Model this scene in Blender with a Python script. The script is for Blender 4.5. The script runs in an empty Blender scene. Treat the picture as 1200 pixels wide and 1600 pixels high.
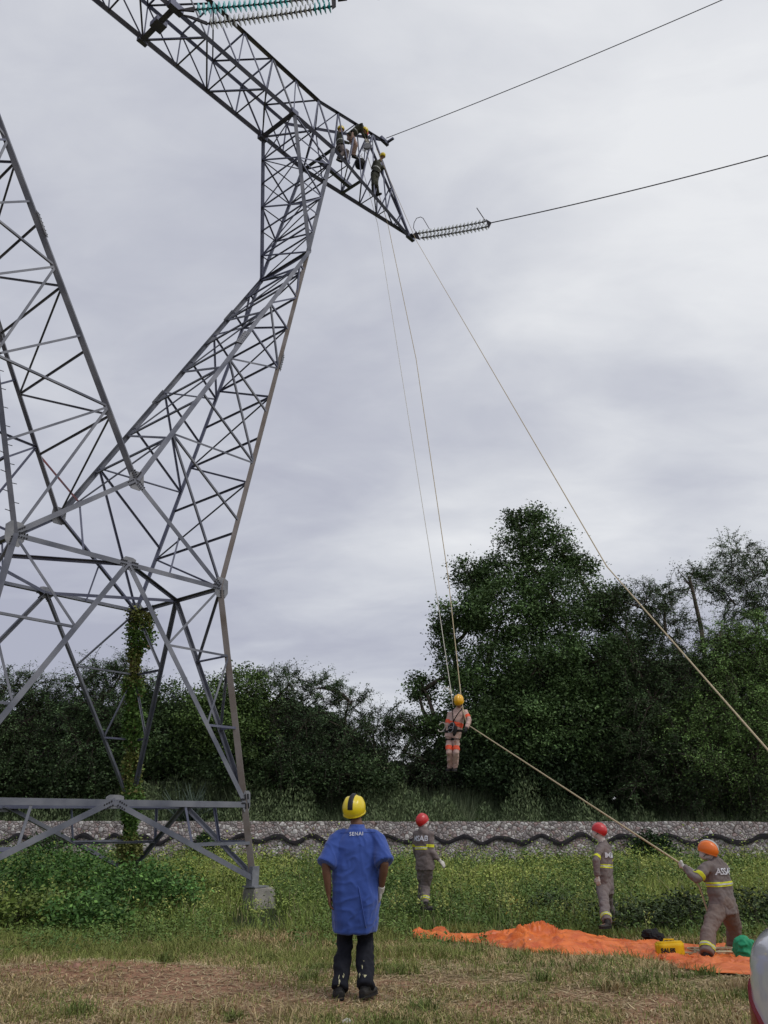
import bpy, bmesh, math, random
import numpy as np
from mathutils import Vector, Matrix
from mathutils.bvhtree import BVHTree
R=math.radians
random.seed(7); RNG=np.random.default_rng(11)
SC=bpy.context.scene; COL=SC.collection

# ------------------------------------------------------------------ camera
FPX,PITCH,ROLL,EYE=1245.3,R(21.35),R(-0.539),1.5     # focal length in pixels of the 1200x1600 photograph
cd=bpy.data.cameras.new('camera'); cam=bpy.data.objects.new('camera',cd); COL.objects.link(cam); SC.camera=cam
cd.sensor_fit='VERTICAL'; cd.sensor_height=32; cd.lens=FPX/1600*32; cd.clip_start=.05; cd.clip_end=5000
_R=Vector((1,0,0)); _F=Vector((0,math.cos(PITCH),math.sin(PITCH))); _U=Vector((0,-math.sin(PITCH),math.cos(PITCH)))
_r=_R*math.cos(ROLL)+_U*math.sin(ROLL); _u=-_R*math.sin(ROLL)+_U*math.cos(ROLL)
M=Matrix((_r,_u,-_F)).transposed().to_4x4(); M.translation=(0,0,EYE); cam.matrix_world=M

# ------------------------------------------------------------------ light
SUN_EL,SUN_AZ=R(52),R(125)            # azimuth clockwise from +Y: behind the camera, to the right
w=bpy.data.worlds.new('World'); SC.world=w; w.use_nodes=True
nt=w.node_tree; N=nt.nodes; L=nt.links; N.clear()
def nd(t,**k):
    n=N.new(t)
    for a,b in k.items(): setattr(n,a,b)
    return n
out=nd('ShaderNodeOutputWorld'); bg=nd('ShaderNodeBackground'); bg.inputs[1].default_value=.1
sky=nd('ShaderNodeTexSky'); sky.sky_type='NISHITA'; sky.sun_disc=False; sky.sun_elevation=SUN_EL; sky.sun_rotation=SUN_AZ
tc=nd('ShaderNodeTexCoord'); sep=nd('ShaderNodeSeparateXYZ'); L.new(tc.outputs['Generated'],sep.inputs[0])
def mth(op,a,b=None,clamp=False):
    n=nd('ShaderNodeMath',operation=op,use_clamp=clamp)
    for i,v in enumerate((a,b)):
        if v is None: continue
        if isinstance(v,(int,float)): n.inputs[i].default_value=v
        else: L.new(v,n.inputs[i])
    return n.outputs[0]
zz=mth('ADD',mth('MAXIMUM',sep.outputs[2],0.0),.28)
px_=mth('DIVIDE',sep.outputs[0],zz); py_=mth('DIVIDE',sep.outputs[1],zz)
cmb=nd('ShaderNodeCombineXYZ'); L.new(px_,cmb.inputs[0]); L.new(py_,cmb.inputs[1])
def fbm(scale,detail,off,rot=0,sx=1,sy=1,dist=.3,rough=.5):
    mp=nd('ShaderNodeMapping'); mp.inputs['Location'].default_value=off; mp.inputs['Rotation'].default_value=(0,0,rot); mp.inputs['Scale'].default_value=(sx,sy,1)
    L.new(cmb.outputs[0],mp.inputs[0])
    n=nd('ShaderNodeTexNoise'); n.inputs['Scale'].default_value=scale; n.inputs['Detail'].default_value=detail; n.inputs['Distortion'].default_value=dist; n.inputs['Roughness'].default_value=rough
    L.new(mp.outputs[0],n.inputs['Vector']); return n.outputs['Fac']
big=fbm(.75,2,(3.1,1.7,0),R(20),1,1.3,.2); mid=fbm(2.1,6,(1,5,2),R(35),1,1.5,.6,.5); fine=fbm(6,6,(7,2,1),R(35),1,1.8,.5,.55)
cl=mth('ADD',mth('ADD',mth('MULTIPLY',big,.52),mth('MULTIPLY',mid,.36)),mth('MULTIPLY',fine,.13))
# brighter towards +X, a little darker to the upper left, a darker bank low in the north
cl=mth('ADD',cl,mth('MULTIPLY',sep.outputs[0],.24))
bank=mth('SUBTRACT',1.0,mth('ABSOLUTE',mth('DIVIDE',mth('SUBTRACT',sep.outputs[2],.20),.13)),clamp=True)
cl=mth('SUBTRACT',cl,mth('MULTIPLY',bank,.15))
rp=nd('ShaderNodeValToRGB'); L.new(cl,rp.inputs[0])
e=rp.color_ramp.elements; e[0].position=.33; e[0].color=(4.0,4.1,4.95,1); e[1].position=.66; e[1].color=(7.9,8.0,8.2,1)
e2=e.new(.43); e2.color=(4.95,5.1,5.8,1)
e3=e.new(.54); e3.color=(6.3,6.45,6.9,1)
mx=nd('ShaderNodeMix',data_type='RGBA'); mx.inputs['Factor'].default_value=.93
L.new(sky.outputs[0],mx.inputs['A']); L.new(rp.outputs[0],mx.inputs['B']); L.new(mx.outputs['Result'],bg.inputs[0]); L.new(bg.outputs[0],out.inputs[0])
sd=bpy.data.lights.new('sun','SUN'); sd.energy=1.1; sd.angle=R(25); sd.color=(1,.96,.9); so=bpy.data.objects.new('sun',sd); COL.objects.link(so)
sdir=Vector((math.sin(SUN_AZ)*math.cos(SUN_EL),math.cos(SUN_AZ)*math.cos(SUN_EL),math.sin(SUN_EL)))
so.rotation_euler=sdir.to_track_quat('Z','Y').to_euler(); so.location=(20,-20,40)
vs=SC.view_settings; vs.view_transform='Standard'; vs.look='None'; vs.exposure=.12; vs.gamma=1
SC.cycles.max_bounces=6; SC.cycles.transparent_max_bounces=8

# ------------------------------------------------------------------ helpers
def ray(px,py):
    X,Y=px-600,py-800; c,s=math.cos(ROLL),math.sin(ROLL)
    x=(X*c+Y*s)/FPX; y=(-X*s+Y*c)/FPX
    return Vector((x,math.cos(PITCH)+y*math.sin(PITCH),math.sin(PITCH)-y*math.cos(PITCH)))
def at(px,py,Y):
    d=ray(px,py); return d*(Y/d.y)+Vector((0,0,EYE))
def S(x,a,b):
    t=np.clip((x-a)/(b-a),0,1); return t*t*(3-2*t)
def vnoise(x,y,seed=0):
    x=np.asarray(x,float); y=np.asarray(y,float); xi=np.floor(x); yi=np.floor(y); fx=x-xi; fy=y-yi
    def h(a,b):
        v=np.sin(a*127.1+b*311.7+seed*74.7)*43758.5453; return v-np.floor(v)
    ux=fx*fx*(3-2*fx); uy=fy*fy*(3-2*fy)
    return (h(xi,yi)*(1-ux)+h(xi+1,yi)*ux)*(1-uy)+(h(xi,yi+1)*(1-ux)+h(xi+1,yi+1)*ux)*uy
def fb(x,y,seed=0,o=4):
    s=0;a=.5;f=1
    for i in range(o): s=s+a*vnoise(x*f,y*f,seed+i*3); a*=.5; f*=2.03
    return s/(1-.5**o)
def gh(x,y):
    x=np.asarray(x,float); y=np.asarray(y,float)
    z=-.25*S(y,9.3,13.5)-.13*S(x,1.5,4.5)*S(y,8.5,12)+.05*(fb(x*.5,y*.5,3)-.5)*S(y,9,11)+.03*(fb(x*1.3,y*1.3,5)-.5)
    z=z+1.25*S(y,36.2,36.9)                       # higher ground behind the stone wall
    z=z+.25*np.exp(-((x+3.3)**2/1.6+(y-10.1)**2/.5))*.5     # low earth mound
    return z
def ghf(x,y): return float(gh(x,y))
def gp(px,py):
    d=ray(px,py); z=0
    for _ in range(12):
        p=d*((z-EYE)/d.z)+Vector((0,0,EYE)); z=ghf(p.x,p.y)
    return Vector((p.x,p.y,z))
def dirt(x,y):
    # 1 = bare reddish earth, 0 = grass
    n=fb(x*.45+3,y*.7,8,4)*.5+fb(x*2.4,y*3.1,4,4)*.5
    b=1-S(y,11.5,14.2)
    d=np.exp(-(((x+3.4)/1.7)**2+((y-10.3)/1.1)**2))*.20+np.exp(-(((x-.3)/2.2)**2+((y-8.5)/.6)**2))*.16+np.exp(-(((x+1.6)/.9)**2+((y-9.3)/.9)**2))*.15
    return S((n+d)*b,.45,.70)

def mat(name,c1,c2=None,rough=.8,metal=0,scale=4,bump=0,bscale=40,detail=5,spec=.3,coat=0,attr=None,dist=0,trans=0,sheen=0):
    m=bpy.data.materials.new(name); m.use_nodes=True; t=m.node_tree; n=t.nodes; l=t.links
    b=n['Principled BSDF']; b.inputs['Roughness'].default_value=rough; b.inputs['Metallic'].default_value=metal
    b.inputs['Specular IOR Level'].default_value=spec; b.inputs['Coat Weight'].default_value=coat
    if trans: b.inputs['Transmission Weight'].default_value=trans
    if sheen: b.inputs['Sheen Weight'].default_value=sheen
    co=n.new('ShaderNodeTexCoord')
    def noise(s,d=5):
        q=n.new('ShaderNodeTexNoise'); q.inputs['Scale'].default_value=s; q.inputs['Detail'].default_value=d; q.inputs['Distortion'].default_value=dist
        l.new(co.outputs['Object'],q.inputs['Vector']); return q.outputs['Fac']
    if attr:
        a=n.new('ShaderNodeAttribute'); a.attribute_name=attr; l.new(a.outputs['Color'],b.inputs['Base Color'])
    elif c2 is None: b.inputs['Base Color'].default_value=(*c1,1)
    else:
        r=n.new('ShaderNodeValToRGB'); r.color_ramp.elements[0].position=.35; r.color_ramp.elements[1].position=.65
        r.color_ramp.elements[0].color=(*c1,1); r.color_ramp.elements[1].color=(*c2,1)
        l.new(noise(scale,detail),r.inputs[0]); l.new(r.outputs[0],b.inputs['Base Color'])
    if bump:
        q=n.new('ShaderNodeBump'); q.inputs['Strength'].default_value=bump; q.inputs['Distance'].default_value=.02
        l.new(noise(bscale),q.inputs['Height']); l.new(q.outputs[0],b.inputs['Normal'])
    return m
MT={}
def m_(k,*a,**kw):
    if k not in MT: MT[k]=mat(k,*a,**kw)
    return MT[k]
m_('steel',(.095,.103,.135),(.20,.208,.24),rough=.55,metal=.25,scale=1.3,bump=.1,bscale=25)
m_('steel_shaded',(.10,.108,.165),(.155,.165,.225),rough=.6,metal=.3,scale=1.5)  # backlit copy of steel, its shade and blue haze lift put into the colour
m_('steel_brown',(.15,.125,.11),(.21,.19,.185),rough=.7,metal=.15,scale=2)
m_('plate',(.15,.157,.18),(.24,.245,.265),rough=.55,metal=.2,scale=5)
m_('bolt',(.035,.035,.04),rough=.5,metal=.6)
m_('rust',(.16,.045,.045),(.07,.055,.07),rough=.8,scale=6)
m_('concrete',(.22,.21,.19),(.36,.34,.30),rough=.9,scale=5,bump=.4,bscale=30)
m_('teal_glass',(.04,.58,.60),rough=.12,spec=.7,trans=.15)
m_('clear_glass',(.78,.82,.82),rough=.12,spec=.7,trans=.4)
m_('cap',(.03,.03,.035),(.08,.07,.07),rough=.5,metal=.7,scale=20)
m_('wire',(.10,.10,.11),rough=.5,metal=.6)
m_('rope',(.38,.31,.19),(.54,.46,.31),rough=.85,scale=60)
m_('rope_white',(.5,.48,.42),(.65,.63,.56),rough=.85,scale=60)
m_('leaf',(0,0,0),rough=.6,spec=.25,attr='Col')
m_('blade',(0,0,0),rough=.7,spec=.2,attr='Col')
m_('bark',(.05,.04,.03),(.11,.09,.07),rough=.95,scale=5,bump=.6,bscale=12)
m_('skin',(.13,.065,.04),(.16,.08,.05),rough=.6,scale=8)
m_('skin_light',(.30,.17,.12),(.34,.2,.14),rough=.6,scale=8)
m_('hair',(.012,.01,.01),rough=.6)
m_('blue_cloth',(.030,.068,.275),(.040,.085,.335),rough=.85,scale=3,bump=.25,bscale=9,sheen=.2)
m_('black_cloth',(.007,.008,.014),(.012,.013,.02),rough=.9,scale=3,bump=.3,bscale=14)
m_('grey_cloth',(.15,.125,.12),(.19,.16,.155),rough=.9,scale=3,bump=.35,bscale=14)
m_('brown_cloth',(.155,.115,.10),(.18,.14,.125),rough=.9,scale=3,bump=.35,bscale=14)
m_('tan_cloth',(.44,.30,.265),(.55,.40,.35),rough=.9,scale=4,bump=.3,bscale=14)
m_('olive_cloth',(.03,.034,.028),(.075,.078,.06),rough=.9,scale=3,bump=.3,bscale=12)
m_('lime_band',(.60,.62,.03),rough=.6)
m_('silver_band',(.42,.43,.42),rough=.4)
m_('orange_band',(.75,.10,.04),rough=.6)
m_('webbing',(.01,.01,.012),rough=.8)
m_('helmet_yellow',(.72,.56,.01),rough=.35,spec=.5,coat=.2)
m_('helmet_amber',(.80,.42,.01),rough=.35,spec=.5,coat=.2)
m_('helmet_red',(.50,.02,.025),rough=.35,spec=.5,coat=.2)
m_('helmet_orange',(.78,.17,.015),rough=.35,spec=.5,coat=.2)
m_('black_plastic',(.012,.012,.015),rough=.5)
m_('white_glove',(.45,.43,.40),(.58,.56,.52),rough=.9,scale=12)
m_('mask',(.50,.47,.46),(.6,.56,.54),rough=.9,scale=9)
m_('boot',(.012,.012,.012),(.025,.022,.02),rough=.6,scale=9)
m_('letters',(.62,.64,.70),rough=.8)
m_('burr',(.48,.46,.28),rough=.9)
m_('tarp',(.50,.085,.010),(.78,.19,.03),rough=.42,scale=2.2,spec=.45,bump=1.0,bscale=5,dist=1.5)
m_('tarp_dark',(.42,.065,.01),(.55,.10,.02),rough=.5,scale=2,bump=.3,bscale=9)
m_('bag_yellow',(.65,.40,.005),(.75,.48,.01),rough=.6,scale=3,bump=.2,bscale=8)
m_('bag_green',(.01,.22,.10),(.02,.30,.14),rough=.6,scale=3,bump=.2,bscale=8)
m_('plastic_white',(.6,.58,.56),(.7,.68,.66),rough=.4,scale=6)
m_('stick',(.30,.24,.15),rough=.9)

def tag(o,label=None,cat=None,group=None,kind=None):
    if label:o['label']=label
    if cat:o['category']=cat
    if group:o['group']=group
    if kind:o['kind']=kind
    return o
def empty(name,loc,label=None,cat=None,group=None,rz=0):
    o=bpy.data.objects.new(name,None); COL.objects.link(o); o.location=loc; o.rotation_euler=(0,0,rz); o.empty_display_size=.2
    return tag(o,label,cat,group)
def link(name,me,m=None,parent=None,smooth=False):
    o=bpy.data.objects.new(name,me); COL.objects.link(o)
    if parent: o.parent=parent
    if m is not None and not me.materials: me.materials.append(MT[m] if isinstance(m,str) else m)
    if smooth: me.polygons.foreach_set('use_smooth',[True]*len(me.polygons))
    return o
def bobj(name,bm,m=None,parent=None,smooth=False,org=None):
    if org is not None: bmesh.ops.translate(bm,verts=bm.verts,vec=-Vector(org))
    me=bpy.data.meshes.new(name); bm.to_mesh(me); bm.free(); return link(name,me,m,parent,smooth)
def npmesh(name,V,F,C=None):
    # V (n,3); F (k,q) same-size faces; C (n,3) colour
    me=bpy.data.meshes.new(name); V=np.asarray(V,np.float32); F=np.asarray(F,np.int32); k,q=F.shape
    me.vertices.add(len(V)); me.vertices.foreach_set('co',V.ravel()); me.loops.add(k*q); me.loops.foreach_set('vertex_index',F.ravel())
    me.polygons.add(k); me.polygons.foreach_set('loop_start',np.arange(0,k*q,q,dtype=np.int32)); me.polygons.foreach_set('loop_total',np.full(k,q,np.int32))
    me.update(calc_edges=True)
    if C is not None:
        a=me.color_attributes.new('Col','FLOAT_COLOR','POINT'); a.data.foreach_set('color',np.c_[C,np.ones(len(C))].astype(np.float32).ravel())
    return me
def box(bm,c,sx,sy,sz,mtx=None):
    r=bmesh.ops.create_cube(bm,size=1); vs=r['verts']
    for v in vs:
        v.co=Vector((v.co.x*sx,v.co.y*sy,v.co.z*sz))
        if mtx is not None: v.co=mtx@v.co
        v.co+=Vector(c)
    return vs
def frame(ax,ref=None):
    ax=ax.normalized(); ref=Vector(ref) if ref is not None else (Vector((0,0,1)) if abs(ax.z)<.9 else Vector((1,0,0)))
    u=(ref-ax*ref.dot(ax))
    if u.length<1e-4: u=Vector((1,0,0)).cross(ax)
    u.normalize(); return u,ax.cross(u)
def tube(bm,pts,rads,n=10,ref=None,cap=True):
    pts=[Vector(p) for p in pts]; rings=[]; u=None
    if not isinstance(rads,(list,tuple)): rads=[rads]*len(pts)
    for i,p in enumerate(pts):
        ax=(pts[min(i+1,len(pts)-1)]-pts[max(i-1,0)])
        if ax.length<1e-6: ax=Vector((0,0,1))
        uu,vv=frame(ax,ref if ref is not None else u); u=uu
        r=rads[i]; ru,rv=(r if isinstance(r,(tuple,list)) else (r,r))
        rings.append([bm.verts.new(p+uu*(ru*math.cos(a))+vv*(rv*math.sin(a))) for a in [2*math.pi*k/n for k in range(n)]])
    for a,b in zip(rings,rings[1:]):
        for k in range(n): bm.faces.new((a[k],a[(k+1)%n],b[(k+1)%n],b[k]))
    if cap:
        bm.faces.new(rings[0][::-1]); bm.faces.new(rings[-1])
    return rings
def ell(bm,c,ax,sub=2):
    # ellipsoid: ax = three half-axis vectors
    r=bmesh.ops.create_icosphere(bm,subdivisions=sub,radius=1)
    Mx=Matrix(ax).transposed()
    for v in r['verts']: v.co=Mx@v.co+Vector(c)
    return r['verts']
TEX={}
def clouds(size):
    if size not in TEX:
        t=bpy.data.textures.new('folds','CLOUDS'); t.noise_scale=size; t.noise_depth=2; TEX[size]=t
    return TEX[size]
def remesh(bm,voxel,smooth=4,disp=0,dsize=.15,fac=.5):
    me=bpy.data.meshes.new('tmp'); bm.to_mesh(me); bm.free(); o=bpy.data.objects.new('tmp',me); COL.objects.link(o)
    a=o.modifiers.new('r','REMESH'); a.mode='VOXEL'; a.voxel_size=voxel; a.use_smooth_shade=True
    if smooth: b=o.modifiers.new('s','SMOOTH'); b.iterations=smooth; b.factor=fac
    if disp: c=o.modifiers.new('d','DISPLACE'); c.texture=clouds(dsize); c.strength=disp; c.mid_level=.5; c.texture_coords='GLOBAL'
    dg=bpy.context.evaluated_depsgraph_get(); r=bpy.data.meshes.new_from_object(o.evaluated_get(dg)); bpy.data.objects.remove(o); bpy.data.meshes.remove(me)
    r.polygons.foreach_set('use_smooth',[True]*len(r.polygons)); return r
def shift(me,v): me.transform(Matrix.Translation(-Vector(v))); return me

# ------------------------------------------------------------------ ground
def build_ground():
    xs=np.concatenate([-np.geomspace(400,16,22)[:-1],np.arange(-16,16.01,.16),np.geomspace(16,400,22)[1:]])
    ys=np.concatenate([[-400,-150,-60,-25,-10,-4,0,3],np.arange(4,24,.14),np.arange(24,42,.4),np.geomspace(42,900,26)])
    X,Y=np.meshgrid(xs,ys); Z=gh(X,Y); V=np.c_[X.ravel(),Y.ravel(),Z.ravel()]
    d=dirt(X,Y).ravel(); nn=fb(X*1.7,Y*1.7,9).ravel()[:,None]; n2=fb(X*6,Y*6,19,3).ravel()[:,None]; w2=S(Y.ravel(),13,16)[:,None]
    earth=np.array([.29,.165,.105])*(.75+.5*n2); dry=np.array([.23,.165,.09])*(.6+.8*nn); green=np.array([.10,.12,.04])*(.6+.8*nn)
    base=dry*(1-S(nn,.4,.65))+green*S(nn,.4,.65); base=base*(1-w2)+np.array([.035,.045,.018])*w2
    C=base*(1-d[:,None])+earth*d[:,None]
    nx,ny=len(xs),len(ys); i=np.arange(nx*ny).reshape(ny,nx)
    F=np.c_[i[:-1,:-1].ravel(),i[:-1,1:].ravel(),i[1:,1:].ravel(),i[1:,:-1].ravel()]
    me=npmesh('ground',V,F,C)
    m=bpy.data.materials.new('earth'); m.use_nodes=True; t=m.node_tree; n=t.nodes; l=t.links; b=n['Principled BSDF']; b.inputs['Roughness'].default_value=.95; b.inputs['Specular IOR Level'].default_value=.1
    a=n.new('ShaderNodeAttribute'); a.attribute_name='Col'; co=n.new('ShaderNodeTexCoord')
    q=n.new('ShaderNodeTexNoise'); q.inputs['Scale'].default_value=9; q.inputs['Detail'].default_value=9; q.inputs['Roughness'].default_value=.7; l.new(co.outputs['Object'],q.inputs['Vector'])
    mr=n.new('ShaderNodeMapRange'); mr.inputs['From Min'].default_value=.3; mr.inputs['From Max'].default_value=.7; mr.inputs['To Min'].default_value=.55; mr.inputs['To Max'].default_value=1.5; l.new(q.outputs['Fac'],mr.inputs['Value'])
    mu=n.new('ShaderNodeVectorMath'); mu.operation='SCALE'; l.new(a.outputs['Color'],mu.inputs[0]); l.new(mr.outputs[0],mu.inputs['Scale']); l.new(mu.outputs[0],b.inputs['Base Color'])
    bp=n.new('ShaderNodeBump'); bp.inputs['Strength'].default_value=.7; bp.inputs['Distance'].default_value=.05; l.new(q.outputs['Fac'],bp.inputs['Height']); l.new(bp.outputs[0],b.inputs['Normal'])
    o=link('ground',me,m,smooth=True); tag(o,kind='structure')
build_ground()

# ------------------------------------------------------------------ stone wall with a black wave band
def wall_top(x): return 1.57-.0095*x
def build_wall():
    m=bpy.data.materials.new('stones'); m.use_nodes=True; t=m.node_tree; n=t.nodes; l=t.links; b=n['Principled BSDF']; b.inputs['Roughness'].default_value=.95; b.inputs['Specular IOR Level'].default_value=.15
    co=n.new('ShaderNodeTexCoord'); mp=n.new('ShaderNodeMapping'); mp.inputs['Scale'].default_value=(1,.1,1.1); l.new(co.outputs['Object'],mp.inputs[0])
    v=n.new('ShaderNodeTexVoronoi'); v.inputs['Scale'].default_value=7.0; v.inputs['Randomness'].default_value=1; l.new(mp.outputs[0],v.inputs['Vector'])
    v2=n.new('ShaderNodeTexVoronoi'); v2.feature='DISTANCE_TO_EDGE'; v2.inputs['Scale'].default_value=7.0; l.new(mp.outputs[0],v2.inputs['Vector'])
    sp=n.new('ShaderNodeSeparateColor'); l.new(v.outputs['Color'],sp.inputs[0])
    r=n.new('ShaderNodeValToRGB'); l.new(sp.outputs[0],r.inputs[0]); E=r.color_ramp.elements; E[0].color=(.26,.23,.23,1); E[1].color=(.74,.70,.68,1)
    for p,c in((.3,(.41,.37,.37)),(.55,(.48,.42,.41)),(.7,(.36,.26,.25)),(.8,(.56,.53,.52))): k=E.new(p); k.color=(*c,1)
    g=n.new('ShaderNodeValToRGB'); l.new(v2.outputs['Distance'],g.inputs[0]); g.color_ramp.elements[0].position=.02; g.color_ramp.elements[1].position=.10; g.color_ramp.elements[0].color=(.30,.27,.25,1)
    mx=n.new('ShaderNodeMix'); mx.data_type='RGBA'; mx.blend_type='MULTIPLY'; mx.inputs['Factor'].default_value=1; l.new(r.outputs[0],mx.inputs['A']); l.new(g.outputs[0],mx.inputs['B']); l.new(mx.outputs['Result'],b.inputs['Base Color'])
    bp=n.new('ShaderNodeBump'); bp.inputs['Strength'].default_value=1; bp.inputs['Distance'].default_value=.06; l.new(v2.outputs['Distance'],bp.inputs['Height']); l.new(bp.outputs[0],b.inputs['Normal'])
    root=empty('stone_wall',(0,36,-.4),'long low wall of pinkish grey rubble stones with a black wavy band','wall')
    bm=bmesh.new(); xs=np.arange(-34,40,.25); P=[]
    for x in xs:
        z=wall_top(x)+.07*(float(fb(x*2.3,0,2))-.3); f=.03*float(fb(x*2,5,7))
        P.append([bm.verts.new(c) for c in((x,-f,0),(x,-f,z+.40),(x,.5,z+.40),(x,.5,0))])
    for a,c in zip(P,P[1:]):
        for k in range(3): bm.faces.new((a[k],c[k],c[k+1],a[k+1]))
    bm.faces.new(P[0]); bm.faces.new(P[-1][::-1]); bmesh.ops.recalc_face_normals(bm,faces=bm.faces)
    bobj('masonry',bm,m,root)
    bm=bmesh.new(); prev=None
    for x in np.arange(-30,36,.08):
        per=1.25+.022*(x+10); ph=2*math.pi*x/per if False else 2*math.pi*(x-.007*x*x)/1.55
        ph+=2.2*float(fb(x*.33,4,6)); am=.05+.17*float(fb(x*.6,2,9)); zc=wall_top(x)+.4-.68+am*math.sin(ph+.4)+.05*math.sin(2*ph)*0+.16*(float(fb(x*.8,1,4))-.5); h=.055+.07*float(fb(x*3,3,5))
        q=[bm.verts.new(c) for c in((x,-.075,zc-h),(x,-.09,zc),(x,-.075,zc+h),(x,-.035,zc+h),(x,-.035,zc-h))]
        if prev:
            for k in range(5): bm.faces.new((prev[k],q[k],q[(k+1)%5],prev[(k+1)%5]))
        prev=q
    bmesh.ops.recalc_face_normals(bm,faces=bm.faces)
    bobj('wave_band',bm,m_('band',(.018,.016,.02),(.035,.032,.035),rough=.85,scale=6,bump=.3),root)
build_wall()

# ------------------------------------------------------------------ lattice tower
SF=.87; TL=Vector((-8.322*SF,21.26*SF,EYE-1.5*SF)); TRZ=R(50.301)
TM=Matrix.Translation(TL)@Matrix.Rotation(TRZ,4,'Z')
def TW(T,Lr,z): return TM@Vector((T*SF,Lr*SF,z*SF))     # tower coordinates to the world
tower=empty('transmission_tower',TL,'huge grey steel lattice power pylon spreading into two slanted arms under a crossbeam','pylon',rz=TRZ)
def tv(T,Lr,z): return Vector((T,Lr,z))*SF
CNT={}
BR=[]                                   # lacing bars, largest first later
def lsec(bm,a,b,w,t,n):
    a,b,n=Vector(a),Vector(b),Vector(n); ax=(b-a).normalized(); v=n-ax*n.dot(ax)
    if v.length<1e-3: v=Vector((0,0,1))-ax*ax.z
    if v.length<1e-3: v=Vector((1,0,0))
    v.normalize(); u=ax.cross(v)
    prof=[(0,0),(w,0),(w,t),(t,t),(t,w),(0,w)]
    r=[[bm.verts.new(p+u*(x-w*.3)+v*(-y+w*.3)) for x,y in prof] for p in(a,b)]
    for k in range(6): bm.faces.new((r[0][k],r[0][(k+1)%6],r[1][(k+1)%6],r[1][k]))
    bm.faces.new(r[0][::-1]); bm.faces.new(r[1])
def bar(name,a,b,w,n,m='steel',parent=None,t=.012):
    w*=1 if name=='lacing_bar' else .93; bm=bmesh.new(); lsec(bm,a,b,w,t,n); bmesh.ops.recalc_face_normals(bm,faces=bm.faces)
    return bobj(name,bm,m,parent or tower)
def lace(a,b,w,n,m='steel'): BR.append((tuple(a),tuple(b),w*.80,tuple(n),m))
g=dict(b0T=4.259,b0L=2.835,z1=2.029,bwT=3.071,bwL=2.103,zw=7.899,zc=10.298,cL=2.005,k=6.834,zk=22.607,mL=1.397,x1=6.104,x2=8.594,zb=29.621,wb=.977,zt=31.535,wt=1.016,xt1=4.772,xt2=7.495,xtip=15.298,zp=34.491,xp=13.312)
t1=g['z1']/g['zw']; b1T=g['b0T']*(1-t1)+g['bwT']*t1; b1L=g['b0L']*(1-t1)+g['bwL']*t1
FX,FY,UZ=Vector((1,0,0)),Vector((0,1,0)),Vector((0,0,1))
def lerp(a,b,t): return a+(b-a)*t
def vrow(h,sT,sL): return tv(sT*h[0],sL*h[1],h[2])
foot=(g['b0T'],g['b0L'],0); lv1=(b1T,b1L,g['z1']); wst=(g['bwT'],g['bwL'],g['zw'])
for sT in(1,-1):
    for sL in(1,-1):
        bobj_m='steel_brown' if (sT==1 and sL==-1) else 'steel'
        bm=bmesh.new(); lsec(bm,vrow(foot,sT,sL)-UZ*.05,vrow(wst,sT,sL),.14,.016,Vector((sT,sL,0))); bmesh.ops.recalc_face_normals(bm,faces=bm.faces)
        lg=bobj('leg',bm,bobj_m,tower)
        if bobj_m!='steel': lg['label']='brownish weathered corner leg'
        # shoe at the foot and splice at the first panel
        f=vrow(foot,sT,sL); bm=bmesh.new(); box(bm,f+Vector((-sT*.05,-sL*.05,.22)),.20,.20,.42); box(bm,f+Vector((0,0,.012)),.42,.42,.03)
        bobj('leg_shoe',bm,'plate',tower)
def gusset(c,n,pts,w=.5,h=.5,m='plate',rows=None,seed=0,parent=None):
    # irregular plate in the plane with normal n, with bolt heads; pts: directions of the members that meet on it
    n=Vector(n).normalized(); c=Vector(c); u=UZ.cross(n).normalized(); v=n.cross(u)
    w*=.82; h*=.84; sh=[(-.5,-.28),(-.28,-.5),(.30,-.5),(.5,-.22),(.46,.40),(.22,.5),(-.30,.5),(-.5,.30)]
    bm=bmesh.new(); rr=random.Random(seed)
    A=[bm.verts.new(c+u*(x*w*(1+rr.uniform(-.08,.08)))+v*(y*h)+n*.028) for x,y in sh]; B=[bm.verts.new(a.co-n*.014) for a in A]
    bm.faces.new(A); bm.faces.new(B[::-1])
    for k in range(8): bm.faces.new((A[k],B[k],B[(k+1)%8],A[(k+1)%8]))
    bmesh.ops.recalc_face_normals(bm,faces=bm.faces)
    pl=bobj('gusset_plate',bm,m,parent or tower)
    bm=bmesh.new()
    for d in pts:
        d=Vector(d)-c; d=d-n*d.dot(n); d.normalize(); q=n.cross(d)
        for k in range(1,5):
            for s in(-1,1):
                p=c+d*(k*.066*w/.5+.03)+q*(s*.042)+n*.035
                tube(bm,[p-n*.012,p+n*.014],.019,6)
    bobj('bolts',bm,'bolt',pl)
# level-1 beam ring, waist ring
for z,(a,b) in((g['z1'],(b1T,b1L)),(g['zw'],(g['bwT'],g['bwL']))):
    for s in(1,-1):
        wd=.135 if z<4 else .12
        bar('horizontal_beam',tv(-a,s*b,z),tv(a,s*b,z),wd,(0,s,0),'steel'); bar('horizontal_beam',tv(s*a,-b,z),tv(s*a,b,z),wd*.8,(s,0,0),'steel')
    mids=[tv(0,-b,z),tv(a,0,z),tv(0,b,z),tv(-a,0,z)]
    for k in range(4): lace(mids[k],mids[(k+1)%4],.10,(0,0,1),'steel_shaded')
def panel(mid,top,low,n,wd,nd,mainm='steel'):
    """mid: top centre node; top: leg node at the top; low: leg node at the foot of the panel. Main diagonal mid->low, redundants."""
    bar('diagonal_brace',mid,low,wd,n,mainm)
    D=[lerp(mid,low,k/(nd+1)) for k in range(nd+2)]; Lg=[lerp(top,low,k/(nd+1)) for k in range(nd+2)]
    lace(top,D[1],.07,n)
    for k in range(1,nd+1):
        lace(D[k],Lg[k],.065,n)
        if k<nd: lace(Lg[k],D[k+1],.06,n)
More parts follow.
